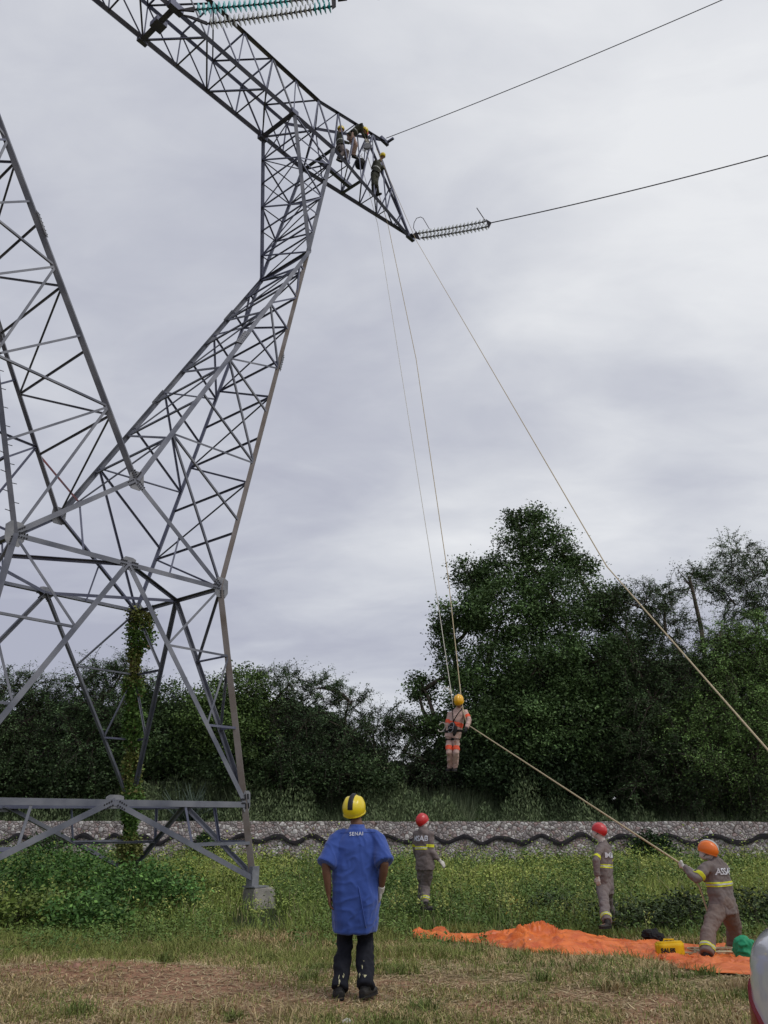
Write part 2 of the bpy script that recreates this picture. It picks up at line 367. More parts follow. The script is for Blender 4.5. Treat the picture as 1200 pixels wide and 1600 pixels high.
for sL in(-1,1):
    for sT in(1,-1):
        n=Vector((0,sL,0)); panel(tv(0,sL*g['bwL'],g['zw']),vrow(wst,sT,sL),vrow(lv1,sT,sL),n,.125,2)
        n=Vector((sT,0,0)); panel(tv(sT*g['bwT'],0,g['zw']),vrow(wst,sT,sL),vrow(lv1,sT,sL),n,.10,2)
        # foot panel (inverted V under the level-1 beam)
        for mid,n,a in((tv(0,sL*b1L,g['z1']),Vector((0,sL,0)),.12),(tv(sT*b1T,0,g['z1']),Vector((sT,0,0)),.10)):
            f=vrow(foot,sT,sL)+UZ*.16; top=vrow(lv1,sT,sL); d=lerp(mid,f,.52); l_=lerp(top,f,.52)
            bar('diagonal_brace',mid,f,a,n,'steel'); lace(d,l_,.08,n); lace(lerp(mid,top,.5),d,.07,n)
    # plan braces at feet diagonals: lower side struts joined across the corner
for sT in(1,-1):
    for sL in(1,-1):
        a=lerp(tv(0,sL*b1L,g['z1']),vrow(foot,sT,sL)+UZ*.16,.52); b=lerp(tv(sT*b1T,0,g['z1']),vrow(foot,sT,sL)+UZ*.16,.52); lace(a,b,.07,(0,0,1))
# crotch and waist struts
C_={s:tv(0,s*g['cL'],g['zc']) for s in(-1,1)}
for s in(-1,1):
    for sT in(1,-1):
        A=vrow(wst,sT,s); bar('crotch_strut',C_[s],A,.12,(0,s,0),'steel_shaded' if s==1 else 'steel')
        lace(lerp(C_[s],A,.5),lerp(tv(0,s*g['bwL'],g['zw']),A,.42),.055,(0,s,0))
        gusset(A,(sT*.0,s,0),[vrow(lv1,sT,s),C_[s],tv(0,s*g['bwL'],g['zw'])],.50,.62,seed=3)
        gusset(vrow(lv1,sT,s)+UZ*.05,(0,s,0),[vrow(foot,sT,s),vrow(wst,sT,s),tv(0,s*b1L,g['z1'])],.26,.55,seed=5)
    gusset(C_[s],(0,s,0),[vrow(wst,1,s),vrow(wst,-1,s),tv(g['k'],s*g['mL'],g['zk']),tv(-g['k'],s*g['mL'],g['zk'])],.50,.56,seed=8)
    gusset(tv(0,s*g['bwL'],g['zw']),(0,s,0),[vrow(lv1,1,s),vrow(lv1,-1,s),vrow(wst,1,s),vrow(wst,-1,s)],.42,.36,seed=2)
    gusset(tv(0,s*b1L,g['z1']),(0,s,0),[vrow(foot,1,s),vrow(foot,-1,s)],.52,.30,seed=4)
# slanted fork arms
def laceface(a0,a1,b0,b1,n,cnt,w=.06,m='steel',horiz=True,flip=False,pw=1.0):
    """zigzag + struts between chord a (a0->a1) and chord b (b0->b1)"""
    T=[1-(1-k/cnt)**pw for k in range(cnt+1)]
    A=[lerp(a0,a1,t) for t in T]; B=[lerp(b0,b1,t) for t in T]
    for k in range(cnt):
        if (k%2==0)^flip: lace(A[k],B[k+1],w,n,m)
        else: lace(B[k],A[k+1],w,n,m)
        if horiz and 0<k: lace(A[k],B[k],w,n,m)
def splice(a,b,t,n,w=.17):
    p=lerp(a,b,t); d=(b-a).normalized(); n=Vector(n); n=(n-d*n.dot(d)).normalized(); q=n.cross(d); bm=bmesh.new()
    mt=Matrix((q,n,d)).transposed(); box(bm,p+n*.065,w,.016,.62,mt)
    for k in range(6):
        for s in(-1,1): c=p+d*((k-2.5)*.1)+q*s*w*.28+n*.078; tube(bm,[c-n*.012,c+n*.014],.014,6)
    bobj('splice_plate',bm,'plate',tower)
for s in(1,-1):
    k1,k2=tv(s*g['k'],-g['mL'],g['zk']),tv(s*g['k'],g['mL'],g['zk'])
    A,F=vrow(wst,s,-1),vrow(wst,s,1); C,D=C_[-1],C_[1]
    oA=bar('outer_chord',A,k1,.12,(s,-1,0),'steel_brown' if s==1 else 'steel'); bar('outer_chord',F,k2,.12,(s,1,0),'steel_shaded')
    if s==1: oA['label']='rust brown outer chord of the fork'
    bar('inner_chord',C,k1,.145,(-s,-1,0)); bar('inner_chord',D,k2,.125,(-s,1,0))
    laceface(A,k1,C,k1,FY*-1,8,.065,pw=1.25); laceface(F,k2,D,k2,FY,8,.065,'steel_shaded',pw=1.25)
    laceface(A,k1,F,k2,FX*s,9,.065,'steel_shaded',pw=1.15); laceface(C,k1,D,k2,FX*-s,8,.06,'steel',flip=True,pw=1.1)
    for (a,b,t,n) in((A,k1,.60,(s,-1,0)),(C,k1,.53,(-s,-1,0)),(D,k2,.42,(-s,1,0)),(D,k2,.8,(-s,1,0))): splice(a,b,t,n)
    # head of the arm, up to the crossbeam
    FB1,FB2=tv(s*g['x1'],-g['wb'],g['zb']),tv(s*g['x2'],-g['wb'],g['zb']); RB1,RB2=tv(s*g['x1'],g['wb'],g['zb']),tv(s*g['x2'],g['wb'],g['zb'])
    for a,b,n,m in((k1,FB1,(-s,-1,0),'steel'),(k1,FB2,(s,-1,0),'steel'),(k2,RB1,(-s,1,0),'steel_shaded'),(k2,RB2,(s,1,0),'steel_shaded')): bar('head_chord',a,b,.14,n,m)
    laceface(k1,FB1,k1,FB2,FY*-1,6,.06); laceface(k2,RB1,k2,RB2,FY,6,.06,'steel_shaded',flip=True)
    laceface(k1,FB1,k2,RB1,FX*-s,6,.055,'steel_shaded'); laceface(k1,FB2,k2,RB2,FX*s,6,.055,'steel_shaded',flip=True)
    bar('head_tie',k1,k2,.10,(s,0,0),'steel_shaded')
    # cantilever arm and earth-wire peak
    tip=tv(s*g['xtip'],0,g['zb']); pk=tv(s*g['xp'],0,g['zp']); FT2,RT2=tv(s*g['xt2'],-g['wt'],g['zt']),tv(s*g['xt2'],g['wt'],g['zt'])
    bar('arm_chord',FB2,tip,.14,(0,-1,-1),'steel_shaded'); bar('arm_chord',RB2,tip,.16,(0,1,-1),'steel_shaded')
    bar('arm_chord',FT2,pk,.13,(0,-1,1),'steel_shaded'); bar('arm_chord',RT2,pk,.12,(0,1,1),'steel_shaded')
    UF,UR=lerp(FT2,pk,.80),lerp(RT2,pk,.80)
    bar('arm_chord',UF,tip,.11,(0,-1,0),'steel_shaded'); bar('arm_chord',UR,tip,.13,(0,1,0),'steel_shaded')
    nb=6; BF=[lerp(FB2,tip,k/nb) for k in range(nb+1)]; BK=[lerp(RB2,tip,k/nb) for k in range(nb+1)]
    tf=[0,.27,.54,.80]; TF=[lerp(FT2,pk,t) for t in tf]; TK=[lerp(RT2,pk,t) for t in tf]
    # bottom face
    for k in range(nb-1): lace(BF[k],BK[k+1],.06,(0,0,-1),'steel_shaded'); lace(BF[k+1],BK[k+1],.065,(0,0,-1),'steel_shaded')
    # side faces
    for B,Tt,U,sd in((BF,TF,UF,-1),(BK,TK,UR,1)):
        for k in range(3):
            lace(Tt[k],B[k],.07,(0,sd,0),'steel_shaded'); lace(B[k],Tt[k+1],.07,(0,sd,0),'steel_shaded'); 
        lace(Tt[3],B[3],.07,(0,sd,0),'steel_shaded')
        for k in(3,4,5): lace(B[k],lerp(U,tip,(k-2)*.26),.055,(0,sd,0),'steel_shaded')
        lace(B[4],lerp(U,tip,.26),.055,(0,sd,0),'steel_shaded')
    for k in(1,2,3): lace(TF[k],TK[k],.06,(0,0,1),'steel_shaded')
    for k in range(3): lace(TF[k],TK[k+1],.055,(0,0,1),'steel_shaded')
    for t in(.26,.52,.78): lace(lerp(UF,tip,t),lerp(UR,tip,t),.055,(s,0,0),'steel_shaded')
    bar('hanger_beam',BF[2],BK[2],.16,(0,0,-1),'steel_shaded'); bar('hanger_beam',lerp(FB2,RB2,.5),lerp(BF[2],BK[2],.5),.17,(0,0,-1),'steel_shaded')
    bar('hanger_beam',FB2,RB2,.16,(0,0,-1),'steel_shaded')
    bm=bmesh.new(); box(bm,tip+Vector((s*.05,0,-.02)),.46,.16,.20); box(bm,tip+Vector((s*.02,-.12,-.02)),.26,.18,.04)
    bobj('tip_plate',bm,'steel_shaded',tower); bm=bmesh.new(); box(bm,pk+Vector((s*.02,0,0)),.5,.14,.2); box(bm,pk+Vector((s*.2,-.18,.05)),.10,.42,.08); bobj('peak_plate',bm,'steel_shaded',tower)
# crossbeam box
xb=g['x2']; wb,wt,zb,zt=g['wb'],g['wt'],g['zb'],g['zt']
for s in(-1,1):
    bar('beam_chord',tv(-xb,s*wb,zb),tv(xb,s*wb,zb),.16,(0,s,-1),'steel_shaded'); bar('beam_chord',tv(-g['xt2'],s*wt,zt),tv(g['xt2'],s*wt,zt),.14,(0,s,1),'steel_shaded' if s==1 else 'steel')
bx=[-8.594,-7.3,-6.104]+[-4.55,-3.05,-1.52,0,1.52,3.05,4.55]+[6.104,7.3,8.594]; tx=[-7.495,-6.1,-4.772,-3.2,-1.6,0.0,1.6,3.2,4.772,6.1,7.495]
for s in(-1,1):
    mm='steel' if s==-1 else 'steel_shaded'
    for i,x in enumerate(tx):
        a=tv(x,s*wt,zt)
        near=sorted(bx,key=lambda q:abs(q-x+.01))[:3]
        lo=[q for q in bx if q<=x+.2][-1]; hi=[q for q in bx if q>x+.2][0]
        hv=.10 if abs(abs(x)-4.772)<.01 or abs(abs(x)-7.495)<.01 else .075
        lace(a,tv(lo,s*wb,zb),hv*.85,(0,s,0),mm); lace(a,tv(hi,s*wb,zb),hv,(0,s,0),mm)
for i in range(len(bx)-1):
    a,b=(-1,1) if i%2 else (1,-1)
    lace(tv(bx[i],a*wb,zb),tv(bx[i+1],b*wb,zb),.07,(0,0,-1),'steel_shaded')
    if i not in(0,6): lace(tv(bx[i],-wb,zb),tv(bx[i],wb,zb),.07,(0,0,-1),'steel_shaded')
for i in range(len(tx)-1):
    a,b=(1,-1) if i%2 else (-1,1)
    lace(tv(tx[i],a*wt,zt),tv(tx[i+1],b*wt,zt),.06,(0,0,1),'steel_shaded'); lace(tv(tx[i],-wt,zt),tv(tx[i],wt,zt),.09,(0,0,1),'steel')
for x in(0,g['x1'],-g['x1']): bar('hanger_beam',tv(x,-wb,zb),tv(x,wb,zb),.20,(0,0,-1),'steel_shaded')
for c_,a_ in((tv(0,-wb-.06,zb),(.5,.22,.26)),(tv(0,wb+.06,zb),(.34,.16,.2)),(tv(0,0,zb),(.4,.4,.2)),(tv(g['x1'],-wb,zb),(.3,.2,.2)),(tv(g['x1'],wb,zb),(.34,.2,.3))):
    bm=bmesh.new(); box(bm,c_,*a_); bobj('hanger_plate',bm,'steel_shaded',tower)
# lacing bars: the hundred that show largest as parts, the rest as one
def appar(b):
    a,c=TM@Vector(b[0]),TM@Vector(b[1]); f=_F
    da,dc=(a-Vector((0,0,EYE))).dot(f),(c-Vector((0,0,EYE))).dot(f)
    mid=(a+c)/2; X=mid.x/max((mid-Vector((0,0,EYE))).dot(f),.1); vis=1 if -.50<X<.5 and (mid-Vector((0,0,EYE))).dot(_u)/max(da,.1)<.66 else .01
    return vis*b[2]*(a-c).length/max((da+dc)/2,1)**2
BR.sort(key=appar,reverse=True)
for b in BR[:98]: bar('lacing_bar',b[0],b[1],b[2],b[3],b[4])
bms={}
for b in BR[98:]:
    bm=bms.setdefault('x',bmesh.new()); k0=len(bm.faces); lsec(bm,b[0],b[1],b[2],.01,b[3])
bmesh.ops.recalc_face_normals(bms['x'],faces=bms['x'].faces); tag(bobj('lacing_bars',bms['x'],'steel_shaded',tower),kind='stuff')
# step bolts on the rusty near outer chord (left arm) and right arm chord
bm=bmesh.new()
A,k1=vrow(wst,-1,-1),tv(-g['k'],-g['mL'],g['zk'])
for k in range(60): p=lerp(A,k1,.02+k*.016); tube(bm,[p,p+Vector((-.16 if k%2 else .16,-.03,0))],.009,5)
bobj('step_bolts',bm,'bolt',tower)
bm=bmesh.new(); A,k1=C_[1],tv(-g['k'],-g['mL'],g['zk'])
lsec(bm,TM.inverted()@at(54,702,19.3),TM.inverted()@at(122,783,19.6),.06,.01,(0,-1,0)); bobj('rusty_brace',bm,'rust',tower)['label']='reddish rusted thin brace'

def footing(T,Lr,label):
    p=TW(T,Lr,0); gz_=ghf(p.x,p.y); h=p.z-gz_
    bm=bmesh.new(); r=bmesh.ops.create_cube(bm,size=1)
    for v in r['verts']:
        k=.52 if v.co.z>0 else .60; v.co=Vector((v.co.x*2*k*.5,v.co.y*2*k*.5,(v.co.z-.5)*(h+.25)-.012))
    bmesh.ops.bevel(bm,geom=bm.edges,offset=.02,segments=2,affect='EDGES')
    for v in bm.verts: v.co+=Vector((.1,0,0))+Vector((random.uniform(-.004,.004),)*3)
    o=bobj('concrete_footing',bm,'concrete'); o.location=p; o.rotation_euler=(0,0,R(38)); tag(o,label,'footing','concrete footings under the pylon legs')
footing(4.259,-2.835,'pale concrete block under the right brown leg of the pylon, fully visible in the grass')
footing(4.259,2.835,'concrete block under the vine covered leg of the pylon, hidden in weeds')

# ------------------------------------------------------------------ insulators, conductors, ropes
def disc_mesh(d,name,sk):
    prof=[(0.02,-.05),(.05,-.045),(.055,-.01),(d*.32,.0),(d*.5,.035),(d*.5,.05),(d*.40,.038),(d*.3,.03),(.04,.02),(.022,.05),(.012,.13),(0.0,.13)]
    bm=bmesh.new(); rings=[]
    for r,z in prof: rings.append([bm.verts.new((r*math.cos(a),r*math.sin(a),z)) for a in[2*math.pi*k/16 for k in range(16)]])
    for a,b in zip(rings,rings[1:]):
        for k in range(16):
            f=bm.faces.new((a[k],a[(k+1)%16],b[(k+1)%16],b[k])); f.smooth=True
    bmesh.ops.remove_doubles(bm,verts=bm.verts,dist=1e-5)
    for f in bm.faces:
        c=f.calc_center_median(); f.material_index=1 if math.hypot(c.x,c.y)<.06 else 0
    me=bpy.data.meshes.new(name); bm.to_mesh(me); bm.free(); me.materials.append(MT[sk]); me.materials.append(MT['cap']); return me
def string(label,a,b,n,d,kinds,group,rootname='insulator_string',parent=None):
    a,b=Vector(a),Vector(b); root=parent or empty(rootname,a,label,'insulator',group); ax=(b-a); q=ax.to_track_quat('Z','Y'); org=a if parent is None else parent.location
    mesh={k:disc_mesh(d,'insulator_disc',k) for k in set(kinds)}
    sag=ax.length*.012
    for i in range(n):
        t=(i+.7)/(n+.4); o=bpy.data.objects.new('insulator_disc',mesh[kinds[i]]); COL.objects.link(o); o.parent=root
        o.location=a+ax*t-org-Vector((0,0,sag*4*t*(1-t))); o.rotation_mode='QUATERNION'; o.rotation_quaternion=q
    bm=bmesh.new(); tube(bm,[a-org,a-org+ax*.03],.03,6); tube(bm,[b-org,b-org-ax*.03],.03,6); tube(bm,[a-org+ax*t-Vector((0,0,sag*4*t*(1-t))) for t in np.linspace(0,1,9)],.024,6); bobj('pin',bm,'cap',root)
    return root
def yoke(root,pts,th=.05):
    bm=bmesh.new(); o=root.location
    P=[Vector(p)-o for p in pts]; n=(P[1]-P[0]).cross(P[2]-P[0]).normalized()*th/2
    A=[bm.verts.new(p+n) for p in P]; B=[bm.verts.new(p-n) for p in P]; bm.faces.new(A); bm.faces.new(B[::-1])
    for k in range(len(P)): bm.faces.new((A[k],B[k],B[(k+1)%len(P)],A[(k+1)%len(P)]))
    bmesh.ops.recalc_face_normals(bm,faces=bm.faces); bobj('yoke_plate',bm,'cap',root)
# right-hand double string at the tip of the arm
tipw=TW(g['xtip'],0,g['zb'])
Yt=tipw.y
a1,a2=at(651,365,Yt-.1),at(657,372,Yt-.1); b1,b2=at(759,346,Yt-1.1),at(763,354,Yt-1.1)
st=empty('insulator_string',at(645,369,Yt),'pale clear glass double insulator string hanging out from the right tip of the pylon arm','insulator')
kk=['clear_glass']*18; string('',a1,b1,18,.28,kk,None,parent=st); string('',a2,b2,18,.28,kk,None,parent=st)
yoke(st,[at(642,370,Yt),a1+Vector((0,0,.12)),a2-Vector((0,0,.1))]); yoke(st,[b1+Vector((0,0,.12)),b2-Vector((0,0,.12)),at(768,348,Yt-1.15)])
bm=bmesh.new(); pts=[a1]+[at(x,y,Yt-.1) for x,y in((646,356),(647,348),(651,341),(657,339),(661,341),(667,351),(671,358))]; tube(bm,[p-st.location for p in pts],.016,6); bobj('arcing_horn',bm,'cap',st); bm=bmesh.new()
tube(bm,[b1-st.location,at(745,325,Yt-.9)-st.location],.022,6); bobj('arcing_horn',bm,'cap',st)
# middle-phase strings at the middle of the crossbeam
Yc=TW(0,-1,29.6).y-.1
c0=at(277,18,Yc)
t1a,t1b=at(304,15,Yc),at(517,-6,Yc-.3); t2a,t2b=at(324,37,Yc),at(519,10,Yc-.3)
s1=string('teal green glass insulator string, upper of the two at the top edge',t1a,t1b,26,.36,['teal_glass']*18+['clear_glass']*5+['teal_glass']*3,None)
s2=string('clear glass insulator string ending in teal discs, lower of the two at the top edge',t2a,t2b,26,.36,['clear_glass']*22+['teal_glass']*4,None)
yoke(s1,[c0+Vector((0,0,.05)),t1a+Vector((0,0,.12)),t1a-Vector((0,0,.1))]); yoke(s2,[at(284,23,Yc),at(300,26,Yc),t2a+Vector((0,0,.06)),t2a-Vector((0,0,.06))])
yoke(s2,[t1b+Vector((0,0,.15)),t2b-Vector((0,0,.12)),t2b+Vector((.12,0,0)),t1b+Vector((.15,0,.2))])
def wire(name,label,cat,P,r,m,n=6,sag=0,cnt=24,group=None,twist=False):
    P=[Vector(p) for p in P]; pts=[]
    for a,b in zip(P,P[1:]):
        for k in range(cnt):
            t=k/cnt; pts.append(a+(b-a)*t-Vector((0,0,sag*4*t*(1-t))))
    pts.append(P[-1]); o0=pts[0].copy(); bm=bmesh.new(); tube(bm,[p-o0 for p in pts],r,n)
    o=bobj(name,bm,m,smooth=True); o.location=o0; return tag(o,label,cat,group)
pkw=TW(g['xp'],0,g['zp'])
def extrap(a,b,k): a,b=Vector(a),Vector(b); return a+(b-a)*k
e1=at(1200,243,26.6*SF); wire('conductor','dark power conductor running right from the far insulator string','power line',[at(768,348,Yt-1.15),e1,extrap(at(768,348,Yt-1.15),e1,2.2)+Vector((0,0,.5))],.024,'wire',sag=.1)
e2=at(1128,0,23.4*SF); wire('shield_wire','thin overhead earth wire running up right from the top peak of the pylon','power line',[pkw+Vector((.1,-.1,.05)),e2,extrap(pkw,e2,2.2)+Vector((0,0,.5))],.017,'wire',sag=.12)
wire('conductor','short stub of power conductor at the top edge beyond the teal insulators','power line',[t1b,at(545,-4,Yc-.5),at(700,-60,Yc-1.5)],.028,'wire')
bm=bmesh.new()
for k,(x,y) in enumerate(((535,0),(597,-3))):
    p=at(x,y,Yc-.6); o0=at(535,0,Yc-.6); tube(bm,[p-o0-Vector((.14,0,0)),p-o0+Vector((.14,0,.05))],.05,8); tube(bm,[p-o0+Vector((0,0,.3)),p-o0],.02,6)
o=bobj('line_clamp',bm,'cap'); o.location=o0; tag(o,'dark metal line clamps cut by the top edge of the picture','clamp')

# ------------------------------------------------------------------ vegetation
def nrm(a): return a/np.maximum(np.linalg.norm(a,axis=1,keepdims=True),1e-6)
def blades(P,h,wd,bend,C,seed=1):
    """P (n,3) roots, h (n) heights, wd (n) widths -> bent two-segment blades"""
    r=np.random.default_rng(seed); n=len(P); a=r.uniform(0,2*np.pi,n); d=np.c_[np.cos(a),np.sin(a),np.zeros(n)]
    f=r.uniform(0,2*np.pi,n); s=np.c_[np.cos(f),np.sin(f),np.zeros(n)]*wd[:,None]*.5
    b=(bend*r.uniform(.2,1.2,n)*h)[:,None]; up=np.c_[np.zeros((n,2)),h]
    m=P+d*b*.35+up*.58; t=P+d*b+up*(1-.25*bend)[:,None]
    V=np.stack([P-s,P+s,m+s*.8,m-s*.8,t+s*.15,t-s*.15],1).reshape(-1,3)
    i=np.arange(n)[:,None]*6; F=np.concatenate([i+[0,1,2,3],i+[3,2,4,5]]).astype(np.int32)
    return V,F,np.repeat(C,6,0)
def leaves(P,size,C,seed=1,flat=.5,asp=.5,D=None):
    """rhombic leaf quads at P"""
    r=np.random.default_rng(seed); n=len(P)
    d=nrm(r.normal(size=(n,3))*[1,1,1-flat] if D is None else D+r.normal(size=(n,3))*.45); q=nrm(np.cross(d,r.normal(size=(n,3))*[1-flat,1-flat,1]+[0,0,flat]))
    L_=size[:,None]; V=np.stack([P,P+d*L_*.5+q*L_*asp*.5,P+d*L_,P+d*L_*.5-q*L_*asp*.5],1).reshape(-1,3)
    V[0::4]-=0; i=np.arange(n)[:,None]*4; return V,(i+[0,1,2,3]).astype(np.int32),np.repeat(C,4,0)
def join(parts):
    Vs=[];Fs=[];Cs=[];o=0
    for V,F,C in parts: Vs.append(V);Fs.append(F+o);Cs.append(C);o+=len(V)
    return np.concatenate(Vs),np.concatenate(Fs),np.concatenate(Cs)
def pline(P,u):
    P=np.array(P,float); d=np.r_[0,np.cumsum(np.hypot(*(np.diff(P,axis=0).T)))]; d/=d[-1]; return np.interp(u,d,P[:,0]),np.interp(u,d,P[:,1])
TOPL=[(643,1461),(668,1460),(684,1456),(705,1464),(745,1468),(782,1464),(830,1458),(880,1467),(930,1468),(965,1472),(1000,1477),(1040,1477),(1090,1477),(1130,1476),(1185,1480)]
BOTL=[(646,1466),(672,1468),(690,1473),(715,1474),(755,1478),(795,1484),(830,1493),(880,1497),(930,1495),(975,1496),(1015,1503),(1050,1514),(1095,1521),(1140,1525),(1190,1528)]
_tu=np.linspace(0,1,60); _ta=np.array([gp(*[float(q) for q in pline(TOPL,u)]) for u in _tu]); _tb=np.array([gp(*[float(q) for q in pline(BOTL,u)]) for u in _tu])
def ontarp(x,y):
    yt=np.interp(x,_ta[:,0],_ta[:,1]); yb=np.interp(x,_tb[:,0],_tb[:,1]); return (x>_ta[0,0])&(x<_ta[-1,0])&(y<yt+.05)&(y>yb-.02)
def wedge(n,y0,y1,seed,p=1.0,wid=.62):
    r=np.random.default_rng(seed); u=r.random(n)
    y=(y0**(2-p)+u*(y1**(2-p)-y0**(2-p)))**(1/(2-p)) if p!=2 else y0*(y1/y0)**u
    x=y*r.uniform(-wid,wid,n); return x,y,r
def shade(n,r,a,b,v=.3):
    t=r.random((n,1)); return (np.array(a)*(1-t)+np.array(b)*t)*(1+v*(r.random((n,1))-.5)*2)
# short trampled grass in front
def short_grass():
    x,y,r=wedge(230000,6.6,15.5,1,1.3); d=dirt(x,y); c=fb(x*1.6,y*1.6,31,3); keep=(r.random(len(x))>d*.80)&(r.random(len(x))<.18+1.0*S(c,.33,.62))&~(ontarp(x,y)&(r.random(len(x))<.985-.75*np.exp(-((x-2.75)/.55)**2)*(y<11.9)-.35*np.exp(-((x-3.5)/.3)**2)*(y<11.6))); x,y,c=x[keep],y[keep],c[keep]; n=len(x)
    gm=S(fb(x*.5+9,y*.9,22),.36,.62)*(.55+.45*S(y,8,12)); gm=np.maximum(gm,.9*np.exp(-(((x+3.6)/1.6)**2+((y-7.8)/.8)**2))); g_=(r.random(n)<.12+.62*gm)[:,None]
    C=np.where(g_,shade(n,r,(.13,.165,.04),(.26,.28,.085)),shade(n,r,(.34,.25,.125),(.56,.43,.23)))
    h=r.uniform(.02,.065,n)*(.75+1.5*S(y,9.5,13))*(.6+1.0*c)*(1+.5*g_[:,0]); P=np.c_[x,y,gh(x,y)-.004]
    tx,ty_,r2=wedge(170,7.0,13,67,1.1); kk_=(dirt(tx,ty_)<.8)&~ontarp(tx,ty_)&~((np.abs(tx+.3)<.55)&(ty_<8.75)&(ty_>7.6)); tx,ty_=tx[kk_],ty_[kk_]; kq=110; pid=np.repeat(np.arange(len(tx)),kq); q_=len(pid); rs=(.05+.12*r2.random(len(tx)))[pid]
    xx=tx[pid]+r2.normal(size=q_)*rs; yy=ty_[pid]+r2.normal(size=q_)*rs; gr=(r2.random(len(tx))<.6)[pid][:,None]; CT=np.where(gr,shade(q_,r2,(.09,.13,.035),(.18,.21,.06)),shade(q_,r2,(.26,.2,.1),(.44,.35,.19)))
    TF=blades(np.c_[xx,yy,gh(xx,yy)-.005],(.06+.10*r2.random(len(tx)))[pid]*r2.uniform(.5,1.2,q_),r2.uniform(.004,.008,q_)*(1+.05*yy),r2.uniform(.4,1.6,q_),CT,68)
    V,F,C=blades(P,h,r.uniform(.003,.007,n)*(1+.05*y),np.where(g_[:,0],r.uniform(.4,1.3,n),r.uniform(.9,2.6,n)),C,2)
    V,F,C=join([(V,F,C),TF]); tag(link('grass',npmesh('grass',V,F,C),'blade'),kind='stuff')
short_grass()
def straw():
    x,y,r=wedge(52000,6.6,14,61,1.2); k=(~ontarp(x,y))&(r.random(len(x))<.35+.65*fb(x*1.1,y*1.4,63,3)); x,y=x[k],y[k]; n=len(x)
    P=np.c_[x,y,gh(x,y)+r.uniform(.002,.02,n)]; C=shade(n,r,(.26,.18,.10),(.50,.40,.24)); a=r.uniform(0,6.28,n); D=np.c_[np.cos(a),np.sin(a),r.normal(size=n)*.12]
    q=np.c_[-np.sin(a),np.cos(a),np.zeros(n)]; L_=r.uniform(.04,.15,n)[:,None]; w_=r.uniform(.0022,.0045,n)[:,None]*(1+.05*y[:,None]); md=P+D*L_*.5+q*L_*r.normal(size=(n,1))*.12
    V=np.stack([P-q*w_,P+q*w_,md+q*w_,md-q*w_,P+D*L_+q*w_*.3,P+D*L_-q*w_*.3],1).reshape(-1,3); i=np.arange(n)[:,None]*6
    tag(link('straw_litter',npmesh('straw_litter',V,np.concatenate([i+[0,1,2,3],i+[3,2,4,5]]).astype(np.int32),np.repeat(C,6,0)),'blade'),kind='stuff')
straw()
_ft=TW(4.259,-2.835,0)
def plant_zone(x,y): return (1-.90*np.exp(-((x-_ft.x*y/_ft.y*1.0-.05)/.75)**4)*S(y,12,13)*(1-S(y,_ft.y+.4,_ft.y+1)))*S(y+4.5*(fb(x*.7,y*.5,41)-.5)+.25*np.maximum(-x-1,0),12.2,17.5)**.8*(1-.9*np.exp(-(((x-3.0)/3.6)**2+((y-12.4)/1.1)**2)))
def tall_grass():
    x,y,r=wedge(210000,11.8,35.9,3,1.0); z=plant_zone(x,y)*(1-.99*ontarp(x,y)); keep=r.random(len(x))<z*(.25+.9*S(fb(x*.9,y*.6,51,3),.3,.6)); x,y=x[keep],y[keep]; n=len(x)
    c=fb(x*.5,y*.35,61,3); hh=.16+.62*S(y,13.5,22)*(.1+1.2*c); h=hh*r.uniform(.5,1.2,n)
    yel=S(c,.42,.62)[:,None]*(.4+.6*S(y,16,26)[:,None]); C=shade(n,r,(.10,.165,.035),(.19,.25,.07))*(1-yel)+shade(n,r,(.27,.33,.07),(.42,.45,.12))*yel
    dry=r.random(n)<.10; C[dry]=shade(dry.sum(),r,(.25,.21,.12),(.36,.30,.18))
    tag(link('tall_grass',npmesh('tall_grass',*blades(np.c_[x,y,gh(x,y)-.02],h,r.uniform(.006,.013,n)*(1+.035*y),r.uniform(.2,.9,n),C,5)),'blade'),kind='stuff')
tall_grass()
